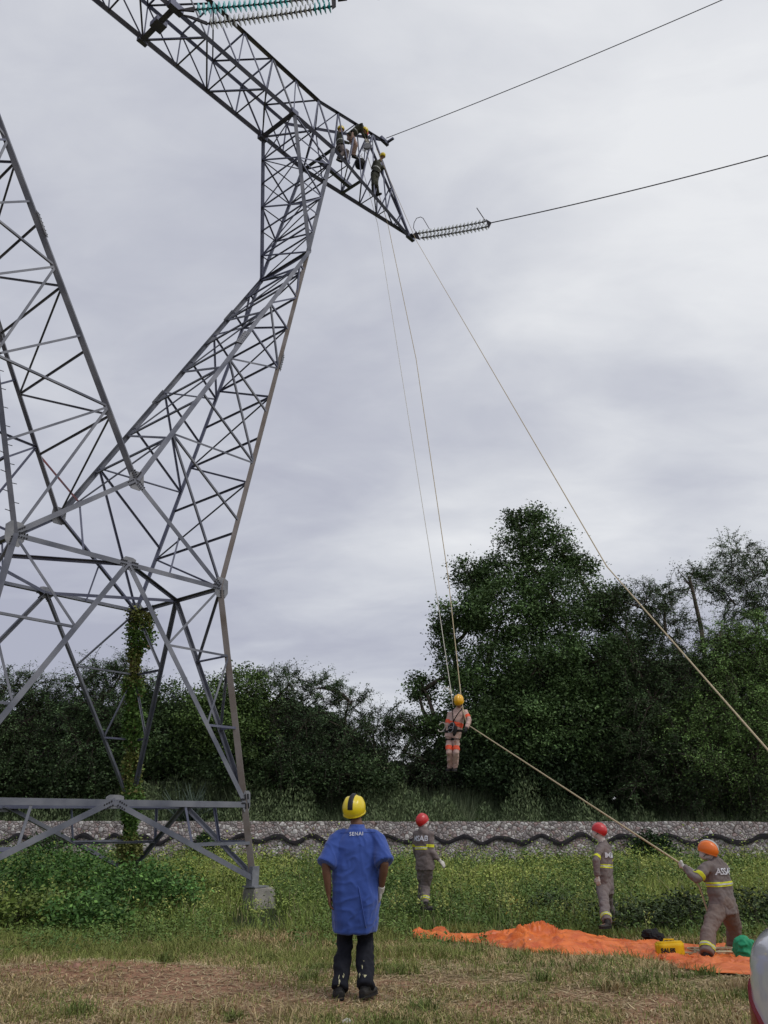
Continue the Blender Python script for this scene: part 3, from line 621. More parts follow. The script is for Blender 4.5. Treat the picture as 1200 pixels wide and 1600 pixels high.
def weeds():
    # leafy weeds: clumps of small leaves along short stems
    x,y,r=wedge(7500,12.2,35.8,7,1.0); z=plant_zone(x,y)*(1-1.0*ontarp(x,y)); keep=r.random(len(x))<z*(.3+.8*S(fb(x*.6+5,y*.5,71,3),.35,.6)); x,y=x[keep],y[keep]; n=len(x)
    H=(r.uniform(.2,.6,n)+.5*r.random(n)**5)*(.5+.75*S(y,14,24))*(.45+1.1*fb(x*.8,y*.6,77,3)); k=52; pid=np.repeat(np.arange(n),k); m=n*k; t=r.random(m)**.7
    sp=H[pid]*.42; P=np.c_[x[pid]+r.normal(size=m)*sp*(.35+.5*t),y[pid]+r.normal(size=m)*sp*(.35+.5*t),gh(x[pid],y[pid])+H[pid]*t*(1+.15*r.normal(size=m))]
    ty=(S(fb(x*.45+2,y*.4,81,3)+.25*r.random(n)-.12,.42,.66)*(.15+.85*S(y,15,21)))[pid][:,None]; C=shade(m,r,(.065,.125,.028),(.13,.20,.05))*(1-ty)+shade(m,r,(.22,.30,.055),(.38,.43,.10))*ty
    A=leaves(P,r.uniform(.022,.055,m)*(.6+.045*y[pid]),C,9,.45,.55)
    # taller single stems with paler tops
    x,y,r=wedge(1500,14.5,35.6,17,1.0); kp=(r.random(len(x))<plant_zone(x,y)*S(fb(x*.5+1,y*.4,78,3),.38,.6))&~ontarp(x,y); x,y=x[kp],y[kp]; n=len(x); H=r.uniform(.55,1.15,n)*(.6+.4*S(y,15,24)); k=46; pid=np.repeat(np.arange(n),k); m=n*k; t=r.random(m)**.6; le=r.normal(size=(n,2))*.12
    P=np.c_[x[pid]+le[pid,0]*t+r.normal(size=m)*.09*(1.1-t*.6),y[pid]+le[pid,1]*t+r.normal(size=m)*.09*(1.1-t*.6),gh(x[pid],y[pid])+H[pid]*t]; ty=((t>.55)*(r.random(n)<.6)[pid])[:,None]
    C=shade(m,r,(.08,.15,.035),(.16,.24,.06))*(1-ty)+shade(m,r,(.24,.29,.07),(.42,.44,.13))*ty
    B=leaves(P,r.uniform(.03,.06,m)*(.6+.04*y[pid]),C,19,.3,.45)
    St=blades(np.c_[x,y,gh(x,y)],H,np.full(n,.018)*(.6+.04*y),np.full(n,.12),shade(n,r,(.09,.12,.04),(.16,.18,.08)),20)
    tag(link('weeds',npmesh('weeds',*join([A,B,St])),'leaf'),kind='stuff')
weeds()
def undergrowth():
    # pale upright brush right behind the wall
    r=np.random.default_rng(15); n=60000; x=r.uniform(-27,30,n); y=36.9+r.random(n)**.8*4.6; c=fb(x*.35,y*.3,91,3)
    h=(.5+1.7*S(y,36.8,40.5))*(.35+1.3*c)*r.uniform(.5,1.15,n); t=S(c,.4,.65)[:,None]
    C=shade(n,r,(.045,.07,.032),(.085,.11,.055))*(1-t)+shade(n,r,(.12,.16,.085),(.19,.23,.125))*t
    A=blades(np.c_[x,y,gh(x,y)-.05],h,r.uniform(.03,.06,n),r.uniform(.1,.5,n),C,16)
    m=130000; x=r.uniform(-27,30,m); y=36.7+r.random(m)*4.6; c=np.clip(fb(x*.8+4,y*.4,95,3)*2.2-.6,0,1.2); z=gh(x,y)+r.random(m)**.7*(.5+2.1*S(y,36.8,40.0))*(.25+1.15*c); t=S(c,.35,.9)[:,None]*r.random((m,1))**.5
    C=shade(m,r,(.05,.085,.032),(.085,.12,.055))*(1-t)+shade(m,r,(.13,.18,.08),(.21,.26,.13))*t
    B=leaves(np.c_[x,y,z],r.uniform(.10,.2,m),C,17,.3,.35,D=np.tile([0,0,1.],(m,1)))
    tag(link('undergrowth',npmesh('undergrowth',*join([A,B])),'leaf'),kind='stuff')
undergrowth()

def limb(bm,a,b,r0,r1,rng,wob=.12,n=6,seg=5):
    a,b=Vector(a),Vector(b); l=(b-a).length; pts=[];rad=[]
    o1=Vector(rng.normal(size=3))*wob*l; 
    for k in range(seg+1):
        t=k/seg; pts.append(a+(b-a)*t+o1*math.sin(t*math.pi)*.5+Vector(rng.normal(size=3))*wob*l*.12*(0<k<seg)+Vector((0,0,l*.06*math.sin(t*math.pi)))); rad.append(r0+(r1-r0)*t)
    tube(bm,pts,rad,n); return pts
def tree(name,label,Y,base,blobs,style,c1,c2,group,seed,dens=1.0,leaf=.15,cat='tree',trunk_r=.22,twigs=True):
    """blobs: (px,py,radius px,depth offset m) pixel read-offs of crown lobes, each built at depth Y+dy with real radius"""
    r=np.random.default_rng(seed); bx_,by_=base; bz=ghf(bx_,by_); org=Vector((bx_,by_,bz)); root=empty(name,org,label,cat,group)
    sc=Y/FPX*1.0; parts=[]; bm=bmesh.new(); cen=[]
    for (px,py,rp_,dy) in blobs:
        c=at(px,py,Y+dy); rr=rp_*(Y+dy)/FPX*1.02; cen.append((c,rr))
    top=max(c.z for c,_ in cen); hub=Vector((bx_,by_,bz+(min(c.z for c,_ in cen)-bz)*.6+.3))
    limb(bm,(bx_,by_,bz-.3),hub,trunk_r,trunk_r*.72,r,.06,8)
    for i,(c,rr) in enumerate(cen):
        # lower lobes carry higher ones
        par=hub
        cand=[q for q,_ in cen if q.z<c.z-.6 and (q-c).length<(hub-c).length]
        if cand: par=min(cand,key=lambda q:(q-c).length)
        limb(bm,par,c,trunk_r*.42,trunk_r*.14,r,.14,6)
        nc=max(6,int((34 if style=='broad' else 44 if style=='feather' else 30)*(rr/1.3)**1.7*dens*(1.35 if style=='sparse' else 1))); dirs=nrm(r.normal(size=(nc,3))*[1,1,.9]); rad=rr*(.40+.56*r.random(nc)**.5)*(1+(.07 if style=='broad' else .16)*r.normal(size=nc)); ctr=np.array(c)+dirs*rad[:,None]*[1,1,.85]
        tint=r.random(nc)
        if style=='broad':
            m=100; pid=np.repeat(np.arange(nc),m); sg=(.19+.20*r.random(nc))[pid][:,None]*min(1.25,rr**.35); P=ctr[pid]+r.normal(size=(nc*m,3))*sg*[1,1,.65]
            C=shade(nc*m,r,c1,c2,.25)*(1.0+2.2*tint[pid][:,None]**1.6); parts.append(leaves(P,r.uniform(.6,1.2,nc*m)*leaf,C,seed+i,.35,.55))
        else:
            # arching twigs with fine leaflets
            k=6 if style=='feather' else 4; m=20 if style=='feather' else 16; T=nc*k; cid=np.repeat(np.arange(nc),k); d=nrm(dirs[cid]*.9+r.normal(size=(T,3))*.7+[0,0,.35]); ln=r.uniform(.55,1.35,T)*(1.25 if style=='sparse' else 1)
            if style=='feather': lg=r.random(T)<.09; ln[lg]*=1.9; d[lg]=nrm(d[lg]+[0,0,.5])
            pid=np.repeat(np.arange(T),m); t=np.tile((np.arange(m)+.6)/m,T)+r.normal(size=T*m)*.02; base_=ctr[cid]-d*.35
            P=base_[pid]+d[pid]*(ln[pid]*t)[:,None]; P[:,2]-=.38*ln[pid]*t**2; P+=r.normal(size=P.shape)*.055
            C=shade(T*m,r,c1,c2,.25)*(1.2+2.2*tint[cid][pid][:,None]**1.5); parts.append(leaves(P,r.uniform(.6,1.2,T*m)*leaf*.9,C,seed+i,.4,.38))
            if twigs:
                # thin twig quads
                e=base_+d*ln[:,None]; e[:,2]-=.38*ln; md=(base_+e)/2; md[:,2]+=.1*ln; q=nrm(np.cross(d,r.normal(size=(T,3))))*.012
                V=np.stack([base_-q,base_+q,md+q,md-q,e+q*.3,e-q*.3],1).reshape(-1,3); ii=np.arange(T)[:,None]*6
                parts.append((V,np.concatenate([ii+[0,1,2,3],ii+[3,2,4,5]]).astype(np.int32),np.tile([.035,.028,.022],(len(V),1))))
        for k in r.choice(nc,min(nc,7 if style!='sparse' else 12),replace=False): limb(bm,c,Vector(ctr[k]),trunk_r*.12,.012,r,.18,4,4)
    bobj('trunk',bm,'bark',root,smooth=True,org=org)
    V,F,C=join(parts); link('crown',npmesh('crown',V-np.array(org),F,C),'leaf',root); return root
DK1,DK2=(.028,.052,.018),(.065,.105,.036)
GB='trees beyond the stone wall'
tree('broadleaf_tree','tallest dense tree with rounded dark crown rising above all others, right of the hanging man',42,(7.0,43),[
 (805,812,20,.2),(838,818,28,0),(815,852,36,-.3),(868,858,34,.3),(905,888,28,.6),(780,895,36,-.5),(842,900,44,0),(735,898,28,0),(752,925,30,-.3),(712,962,32,-.6),(745,968,30,-.6),(790,960,70,-1),(870,950,70,-.6),(935,950,48,.3),(693,985,16,0),(700,1012,24,0),(712,1050,30,-.5),(660,1078,22,0),(655,1062,12,.2),(760,1050,60,-1.2),(840,1045,80,-1.6),(925,1040,70,-1),(985,1000,50,0),(735,1125,52,-1.2),(810,1140,70,-1.8),(900,1140,80,-1.6),(680,1145,36,-.8),(975,1110,60,-1)],
 'broad',DK1,(.055,.09,.03),GB,101,1.15,.17,trunk_r=.34)
tree('feathery_tree','feathery dark acacia-like tree between the tallest tree and the bare topped one',40,(12.2,41),[(960,940,34,1),(1010,940,40,.8),(1040,990,52,0),(985,1030,48,-.5),(1075,1050,60,-.6),(1020,1100,60,-1),(1000,1170,60,-1.2),(1040,930,30,.5)],'feather',(.022,.042,.018),(.05,.075,.03),GB,102,.9,.13)
tree('sparse_tree','thin open tree with see through twiggy crown at the upper right edge',44,(17.2,45),[(1150,862,34,0),(1125,905,36,0),(1180,900,38,0),(1150,945,40,.4),(1200,950,40,0),(1215,880,30,.5),(1095,900,24,.2)],'sparse',(.035,.06,.028),(.07,.10,.045),GB,103,1.25,.15,trunk_r=.10)
tree('feathery_tree','bright green feathery tree at the right edge with crown hanging over the brush',39,(16.5,39.7),[(1185,985,44,.3),(1125,992,34,.2),(1160,1010,48,0),(1200,1040,60,0),(1120,1040,44,-.2),(1090,1110,46,-.6),(1150,1110,66,-1),(1215,1120,60,-.5),(1070,1150,40,-1.2),(1110,1180,60,-1.2),(1180,1195,66,-1.2)],'feather',(.045,.085,.025),(.11,.17,.05),GB,104,1.05,.13)
tree('feathery_tree','low dark tree with hanging foliage behind the orange helmeted worker',38.6,(12.9,39.3),[(1030,1190,42,-.3),(1070,1215,46,-.5),(1120,1235,42,-.5),(1000,1230,40,-.2),(1180,1240,46,-.5),(1060,1165,30,-.8)],'feather',(.018,.034,.014),(.04,.062,.024),GB,105,1.0,.13)
tree('broadleaf_tree','dark low tree at the foot of the tallest tree',40.5,(6.6,40.9),[(830,1205,60,0),(900,1210,60,0),(770,1200,50,0),(955,1190,54,0),(720,1190,40,0)],'broad',(.014,.026,.012),(.03,.05,.02),GB,106,1.0,.16)
tree('feathery_tree','small twiggy tree just left of the hanging man',41,(1.9,42),[(620,1120,30,0),(650,1140,32,0),(590,1135,32,0),(630,1175,40,-.3),(680,1195,36,-.3),(590,1190,40,-.3)],'feather',(.02,.035,.016),(.04,.06,.03),GB,107,.8,.13)
tree('feathery_tree','feathery tree with wispy twigs on top above the wall, right of the pylon leg',40,(-3.6,41),[(450,1070,34,0),(500,1075,30,0),(545,1095,30,0),(420,1110,40,-.3),(480,1125,46,-.4),(540,1145,44,-.4),(440,1175,46,-.6),(510,1190,46,-.6),(400,1060,22,.4)],'feather',(.02,.038,.017),(.045,.07,.03),GB,108,1.0,.13)
tree('broadleaf_tree','rounded lighter green tree seen just behind the brown pylon leg',39.5,(-7.4,40.5),[(375,1075,40,0),(340,1090,38,0),(400,1100,34,0),(350,1140,50,-.4),(390,1160,44,-.4),(310,1120,36,0)],'broad',(.028,.052,.014),(.065,.10,.028),GB,109,1.05,.15)
tree('broadleaf_tree','dark crowned tree behind the vine covered pylon leg',40.5,(-11.5,41.5),[(250,1095,40,0),(290,1110,36,0),(210,1120,42,0),(250,1160,54,-.4),(300,1170,44,-.4),(190,1180,50,-.4)],'broad',(.02,.038,.014),(.045,.072,.024),GB,110,1.0,.15)
tree('feathery_tree','wispy leaved tree between the diagonal braces left of the vine',39.5,(-14.2,40.5),[(160,1055,34,0),(195,1045,28,0),(120,1075,34,0),(150,1105,44,-.3),(100,1130,44,-.3),(180,1125,40,-.3),(130,1170,50,-.6),(215,1065,24,.3)],'feather',(.02,.04,.018),(.05,.08,.032),GB,111,1.0,.13)
tree('feathery_tree','dark tree at the left edge behind the lower braces',39.8,(-18.3,41),[(50,1080,36,0),(10,1075,36,0),(80,1105,36,0),(35,1130,50,-.4),(-20,1120,50,-.4),(60,1180,54,-.6),(-30,1190,50,-.6),(0,1170,48,-.5)],'feather',(.02,.036,.015),(.042,.066,.026),GB,112,1.0,.13)
tree('broadleaf_tree','deep dark low foliage at the far left below the tree row',38.9,(-16.5,39.4),[(20,1220,44,0),(90,1215,44,0),(150,1220,40,0),(-40,1220,40,0)],'broad',(.014,.026,.011),(.03,.048,.018),GB,113,1.1,.15)
tree('broadleaf_tree','dark bushy tree low between the pylon and the blue coated man',39.3,(-4.5,39.9),[(430,1205,38,0),(480,1215,36,0),(400,1195,34,0),(350,1200,36,0),(540,1205,36,0),(590,1210,34,0)],'broad',(.016,.03,.012),(.034,.055,.02),GB,114,1.0,.15)
# far belt of foliage that closes the view under the crowns
def far_wood():
    r=np.random.default_rng(77); n=260000; x=r.uniform(-40,46,n); y=r.uniform(46,50,n); top=5.6+2.2*fb(x*.22,y*.1,13,3)+2.6*S(x,4,9)-3.0*np.exp(-((x-1.2)/3.2)**2); z=1.2+r.random(n)*top
    C=shade(n,r,(.012,.022,.010),(.03,.045,.018)); tag(link('far_woodland',npmesh('far_woodland',*leaves(np.c_[x,y,z],r.uniform(.25,.5,n),C,78,.3,.6)),'leaf'),kind='stuff')
far_wood()
def snag():
    a=at(1096,985,43); b=at(1076,900,43); o=Vector((a.x,43,ghf(a.x,43))); bm=bmesh.new(); r=np.random.default_rng(5); pts=limb(bm,o,a,.15,.13,r,.02,8); limb(bm,a,b,.13,.08,r,.02,8); 
    for t in((1068,905),(1058,890),(1085,888),(1066,935)): limb(bm,b+Vector((0,0,-.5)),at(*t,43),.05,.012,r,.1,5)
    root=empty('dead_trunk',o,'bare grey upright trunk standing left of the thin open tree','tree',GB); bobj('trunk',bm,'bark',root,True,org=o)
    P=[];
    for t in((1068,900),(1058,890),(1085,890),(1080,915),(1060,925)): P.append(np.array(at(*t,43))+r.normal(size=(90,3))*.28)
    P=np.concatenate(P); link('leaf_tufts',npmesh('leaf_tufts',*leaves(P-np.array(o),r.uniform(.08,.16,len(P)),shade(len(P),r,DK1,DK2),3)),'leaf',root)
snag()
def shrub(label,c,rx,ry,h,c1,c2,seed,n=2600,leaf=.10,group=None,name='shrub',cat='bush'):
    x0,y0=c; z0=ghf(x0,y0); r=np.random.default_rng(seed); nc=max(10,n//36); a=r.uniform(0,2*np.pi,nc); q=r.random(nc)**.5; t=r.random(nc)**.7
    ctr=np.c_[np.cos(a)*q*rx,np.sin(a)*q*ry,h*t*(1-.45*q**2)]*[1,1,1]; pid=np.repeat(np.arange(nc),36); P=ctr[pid]+r.normal(size=(nc*36,3))*np.array([.16,.16,.12])*min(1.,h+.2); P[:,2]=np.maximum(P[:,2],.02)
    tint=r.random(nc)[pid][:,None]; C=shade(nc*36,r,c1,c2,.25)*(.6+.8*tint)
    root=empty(name,(x0,y0,z0),label,cat,group); link('foliage',npmesh('foliage',*leaves(P,r.uniform(.6,1.25,len(P))*leaf,C,seed,.45,.55)),'leaf',root)
    bm=bmesh.new()
    for k in range(10): limb(bm,(r.normal()*rx*.15,r.normal()*ry*.15,-.05),Vector(ctr[k]),.018,.006,r,.1,4,3)
    bobj('stem',bm,'bark',root); return root
G1,G2=(.045,.115,.028),(.115,.22,.05)
GS='dark shrubs in front of the pylon'
sh=[('large dark leafy bush at the left edge under the pylon brace',60,1425,1.5,.8,.95,3400),('dark green bush left of the tower foot, nearest the bare earth',210,1440,1.15,.7,.75,3000),
('yellow tipped bush low at the far left in the weeds',20,1462,.8,.5,.45,1500),('mounded bush beneath the middle of the level pylon beam',140,1395,1.3,.8,.8,3000),('pale green bush trailing towards the concrete block',300,1415,1.0,.6,.42,1800),('low bush with light leaf tips beside the bare earth mound',120,1462,.8,.45,.42,1500)]
for i,(lb,px,py,rx,ry,h,n) in enumerate(sh):
    p=gp(px,py); yl=i in(2,4); shrub(lb,(p.x,p.y+.3),rx,ry*1.2,h*1.45,(.08,.13,.025) if yl else G1,(.17,.22,.05) if yl else G2,200+i,int(n*2.1),.09,GS)
for i,(lb,px,py,rx,ry,h,n) in enumerate([('dark bush between the standing red helmeted worker and the rope puller',1000,1458,.75,.5,.55,2000),('dark bush directly behind the legs of the rope puller',1085,1455,.8,.5,.6,2000),('dim weedy bush at the left side of the worker in profile',880,1440,.8,.5,.5,1800),('bush in front of the car roof line at the right edge',1180,1450,.8,.5,.6,2000)]):
    p=gp(px,py); shrub(lb,(p.x,p.y),rx,ry,h,(.03,.05,.02),(.06,.085,.03),220+i,n,.08,'bushes behind the orange tarpaulin')
shrub('dark bush growing up against the black band of the stone wall',(at(1022,1330,35).x,35.2),.95,.45,1.55,(.015,.04,.012),(.035,.07,.02),240,4200,.12)
shrub('leafy bush at the wall seen through the pylon foot braces',(at(325,1330,35).x,35.2),.8,.5,1.5,(.02,.05,.015),(.05,.09,.025),241,2600,.12)
shrub('dark bush against the far left end of the visible wall',(at(70,1300,35).x,35.0),.9,.5,1.5,(.02,.04,.015),(.045,.07,.025),242,2600,.12)
shrub('bright green bush standing out in the dark foliage at the right',(at(1075,1110,37.7).x,38.0),.001,.001,.1,G1,G2,243,36,.1) if False else None
def agave():
    p=at(300,1250,38); r=np.random.default_rng(8); n=46; P=np.c_[r.normal(size=n)*.25,r.normal(size=n)*.25,np.zeros(n)]; o=Vector((p.x,38,ghf(p.x,38)+.6))
    root=empty('agave',o-Vector((0,0,.6)),'grey green spiky agave plant behind the wall, seen under the pylon','plant')
    bm=bmesh.new(); 
    for k in range(n):
        a=r.uniform(0,6.28); e=r.uniform(.35,1.35); l=r.uniform(1.2,2.1); d=Vector((math.cos(a)*math.cos(e),math.sin(a)*math.cos(e),math.sin(e))); s=Vector(P[k])+Vector((0,0,.5))
        tube(bm,[s,s+d*l*.5+Vector((0,0,.06)),s+d*l],[(.05,.02),(.055,.02),(.006,.004)],5,ref=(0,0,1))
    limb(bm,(0,0,-.3),(0,0,.7),.14,.16,r,.01)
    bobj('spikes',bm,m_('agave',(.05,.075,.055),(.08,.11,.08),rough=.6,scale=3),root,True)
agave()
def vine():
    # climber wrapped round the rear right leg
    a,b=TW(4.259,2.835,0),TW(g['bwT'],g['bwL'],g['zw']); r=np.random.default_rng(31); o=Vector((a.x,a.y,ghf(a.x,a.y))); n=19000
    t=r.random(n)**1.15*1.0; ax=np.array(b-a); P=np.array(a)[None]+ax*t[:,None]; wd=.09+.30*vnoise(t*17,t*0,3)**1.5+.26*np.exp(-((t-.0)/.12)**2)+.25*np.exp(-((t-.93)/.07)**2)
    ang=r.uniform(0,6.28,n); P[:,0]+=np.cos(ang)*wd*r.random(n)**.4; P[:,1]+=np.sin(ang)*wd*r.random(n)**.4; P[:,2]+=r.normal(size=n)*.08; tf=t>.86; P[tf,0]+=r.random(tf.sum())*.28
    y=(vnoise(t*9,t*0+5,7)+.25*(r.random(n)-.5)>.74)[:,None]; C=np.where(y,shade(n,r,(.13,.17,.04),(.24,.24,.08)),shade(n,r,(.06,.13,.03),(.15,.25,.06)))
    k=r.random(n)<.03; C[k]=shade(k.sum(),r,(.20,.13,.07),(.28,.19,.1))
    root=empty('climbing_vine',o,'leafy vine climbing up the rear leg of the pylon','vine'); P[:,2]=np.maximum(P[:,2],o.z)
    link('foliage',npmesh('foliage',*leaves(P-np.array(o),r.uniform(.06,.12,n),C,32,.4,.65)),'leaf',root)
    bm=bmesh.new()
    for s in range(4):
        pts=[a-o+(b-a)*u+Vector((math.cos(u*22+s*1.6)*.12,math.sin(u*22+s*1.6)*.12,0)) for u in np.linspace(0,.95,60)]; tube(bm,pts,.014,5)
    bobj('stem',bm,'bark',root)
vine()

# ------------------------------------------------------------------ people
def solve(par,px,py,ln,sgn):
    """point on the sight line through a read-off joint, one bone length from its parent"""
    o=Vector((0,0,EYE)); d=ray(px,py).normalized(); m=o-par; b=m.dot(d); c=m.length_squared-ln*ln; q=b*b-c
    if q<0:
        p=o+d*(-b); return par+(p-par).normalized()*ln
    return o+d*(-b+sgn*math.sqrt(q))
class Fig: pass
def pose(Y,s,pel,che,head,yaw,arms,legs,chY=0,hdY=0,hyaw=None,hpitch=0,htilt=0,turn=0,toes=(0,0)):
    """arms/legs: per side (left, right) ((px,py,sign),(px,py,sign)); yaw: 0 looks away from the camera, + turns left"""
    f=Fig(); f.s=s; f.yaw=R(yaw); f.r=Vector((math.cos(f.yaw),math.sin(f.yaw),0)); f.f=Vector((-math.sin(f.yaw),math.cos(f.yaw),0))
    cy=R(yaw+turn); f.cr=Vector((math.cos(cy),math.sin(cy),0)); f.cf=Vector((-math.sin(cy),math.cos(cy),0))
    f.pel=at(*pel,Y); f.che=at(*che,Y+chY); f.head=at(*head,Y+hdY); f.up=(f.che-f.pel).normalized()
    f.neck=f.che+f.up*.085*s+(f.head-f.che).normalized()*.02*s
    f.sh=[f.che-f.cr*.175*s,f.che+f.cr*.175*s]; f.hip=[f.pel-f.r*.088*s-f.up*.04*s,f.pel+f.r*.088*s-f.up*.04*s]
    f.arm=[];f.leg=[]
    for i in(0,1):
        (a,b)=arms[i]; e=solve(f.sh[i],a[0],a[1],.295*s,a[2]); w_=solve(e,b[0],b[1],.255*s,b[2]); f.arm.append((f.sh[i],e,w_))
        (a,b)=legs[i]; k=solve(f.hip[i],a[0],a[1],.42*s,a[2]); an=solve(k,b[0],b[1],.41*s,b[2]); f.leg.append((f.hip[i],k,an))
    hy=R(yaw if hyaw is None else hyaw); hp=R(hpitch); fw=Vector((-math.sin(hy)*math.cos(hp),math.cos(hy)*math.cos(hp),math.sin(hp))); hr=Vector((math.cos(hy),math.sin(hy),0))
    ht=R(htilt); hu=hr.cross(fw); hr,hu=hr*math.cos(ht)+hu*math.sin(ht),hu*math.cos(ht)-hr*math.sin(ht)
    f.hf,f.hr,f.hu=fw,hr,hu; f.toe=[Vector((-math.sin(f.yaw+R(t)),math.cos(f.yaw+R(t)),0)) for t in toes]; return f
def hand(bm,f,i,curl=.35,extra=0,pn=None,fist=False):
    w_,e=f.arm[i][2],f.arm[i][1]; s=f.s; d=(w_-e).normalized(); side=-1 if i==0 else 1
    pn=(-f.r*side) if pn is None else Vector(pn); pn=(pn-d*pn.dot(d)).normalized(); th=(f.f-d*f.f.dot(d)); th=(th-pn*th.dot(pn)); th=th.normalized() if th.length>.2 else d.cross(pn)*side
    k=w_+d*.085*s; tube(bm,[w_-d*.01*s,w_+d*.03*s,w_+d*.065*s,k],[(.024*s+extra,.016*s+extra),(.036*s+extra,.016*s+extra),(.042*s+extra,.015*s+extra),(.040*s+extra,.012*s+extra)],10,ref=th)
    for j,(o,l) in enumerate(((.030,.072),(.010,.082),(-.010,.077),(-.029,.060))):
        a=0; p=k+th*(o*s)-d*.008*s; pts=[p]; dd=d+th*(o*1.2)
        for q in range(3):
            a+=(curl if not fist else 1.15)*(1+.12*j)*(.7 if q==0 else 1); v=(dd*math.cos(a)+pn*math.sin(a)).normalized(); p=p+v*(l*s*(.42,.32,.26)[q]); pts.append(p)
        tube(bm,pts,[.0092*s+extra,.0090*s+extra,.0083*s+extra,.0066*s+extra],7)
    p=w_+d*.022*s+th*.028*s; v=(d*.65+th*.75+pn*.15).normalized(); v2=(d*.9+th*.25+pn*(.35 if not fist else .9)).normalized(); tube(bm,[p-th*.012*s,p+v*.035*s,p+v*.035*s+v2*.03*s,p+v*.035*s+v2*.052*s],[.014*s+extra,.0115*s+extra,.0102*s+extra,.008*s+extra],7)
def torso(bm,f,secs,folds=0):
    """secs: (t along pelvis->chest, half width, half depth, forward offset)"""
    pts=[];rad=[]
    for t,a,b,o in secs: fw=f.f.lerp(f.cf,min(max(t,0),1)); pts.append(f.pel+(f.che-f.pel)*t+fw*o*f.s); rad.append((a*f.s,b*f.s))
    n=len(pts); rings=[]
    for i,p in enumerate(pts):
        t=min(max(secs[i][0],0),1); r_=f.r.lerp(f.cr,t); ax=f.up; u=(r_-ax*r_.dot(ax)).normalized(); v=ax.cross(u)
        rings.append([bm.verts.new(p+u*(rad[i][0]*math.copysign(abs(math.cos(a))**.85,math.cos(a)))+v*(rad[i][1]*math.copysign(abs(math.sin(a))**.85,math.sin(a)))) for a in[2*math.pi*(k+.5)/20 for k in range(20)]])
    if folds:
        for i,(sec,rg) in enumerate(zip(secs,rings)):
            q=folds*max(0,min(1,(.75-sec[0])/1.3)); cc=pts[i]
            for k,vv in enumerate(rg): an=k/20*6.283; vv.co=cc+(vv.co-cc)*(1+q*(math.sin(an*5+1.1)+.6*math.sin(an*8+sec[0]*1.5)))
    for a,b in zip(rings,rings[1:]):
        for k in range(20): bm.faces.new((a[k],a[(k+1)%20],b[(k+1)%20],b[k]))
    bm.faces.new(rings[0][::-1]); bm.faces.new(rings[-1]); return rings
def body(f,fine=.0085,fists=(0,0),pns=(None,None),curl=.35):
    bm=bmesh.new(); s=f.s
    torso(bm,f,[(-.20,.10,.085,0),(-.08,.155,.11,0),(.05,.165,.115,-.01),(.3,.145,.10,0),(.5,.14,.10,.01),(.8,.165,.115,.01),(.98,.165,.10,0),(1.1,.09,.075,-.005)])
    tube(bm,[f.che+f.up*.02*s,f.neck,f.head-f.hu*.04*s-f.hf*.015*s],[.066*s,.056*s,.055*s],12)
    hc=f.head; ell(bm,hc+f.hu*.02*s-f.hf*.008*s,(f.hr*.076*s,f.hf*.097*s,f.hu*.105*s),3); ell(bm,hc-f.hu*.055*s+f.hf*.028*s,(f.hr*.056*s,f.hf*.062*s,f.hu*.062*s),2); ell(bm,hc-f.hu*.098*s+f.hf*.066*s,(f.hr*.022*s,f.hf*.02*s,f.hu*.016*s))
    ell(bm,hc-f.hu*.018*s+f.hf*.100*s,(f.hr*.013*s,f.hf*.022*s,f.hu*.020*s)); ell(bm,hc+f.hu*.024*s+f.hf*.078*s,(f.hr*.052*s,f.hf*.016*s,f.hu*.011*s)); ell(bm,hc-f.hu*.060*s+f.hf*.088*s,(f.hr*.024*s,f.hf*.011*s,f.hu*.010*s))
    for q in(-1,1): ell(bm,hc+f.hr*.079*s*q-f.hu*.005*s-f.hf*.008*s,(f.hr*.010*s,f.hf*.018*s,f.hu*.031*s)); ell(bm,hc+f.hr*.040*s*q-f.hu*.035*s+f.hf*.062*s,(f.hr*.022*s,f.hf*.022*s,f.hu*.02*s))
    for i in(0,1):
        a,e,w_=f.arm[i]; side=-1 if i==0 else 1
        tube(bm,[a-f.cr*side*.05*s,a,lerp(a,e,.35),lerp(a,e,.8),e,lerp(e,w_,.25),lerp(e,w_,.7),w_],[.05*s,.056*s,.050*s,.041*s,.040*s,.042*s,.032*s,.025*s],12)
        hand(bm,f,i,curl,0,pns[i],fists[i])
        h,k,an=f.leg[i]; tube(bm,[h+f.up*.05*s,h,lerp(h,k,.4),lerp(h,k,.85),k,lerp(k,an,.3),lerp(k,an,.75),an],[.085*s,.090*s,.076*s,.058*s,.055*s,.057*s,.040*s,.037*s],12)
        t=f.toe[i]; b=an-Vector((0,0,.045*s)); tube(bm,[an,b-t*.04*s,b+t*.06*s,b+t*.15*s],[.037*s,.036*s,(.04*s,.026*s),(.034*s,.016*s)],10)
    return remesh(bm,fine,3)
def person(f,name,label,skin='skin_light',group=None,**k):
    gx=(f.leg[0][2]+f.leg[1][2])/2; f.o=Vector((gx.x,gx.y,min(f.leg[0][2].z,f.leg[1][2].z)-.085*f.s)); f.root=empty('person',f.o,label,'person',group)
    f.body=link('body',shift(body(f,**k),f.o),skin,f.root); return f
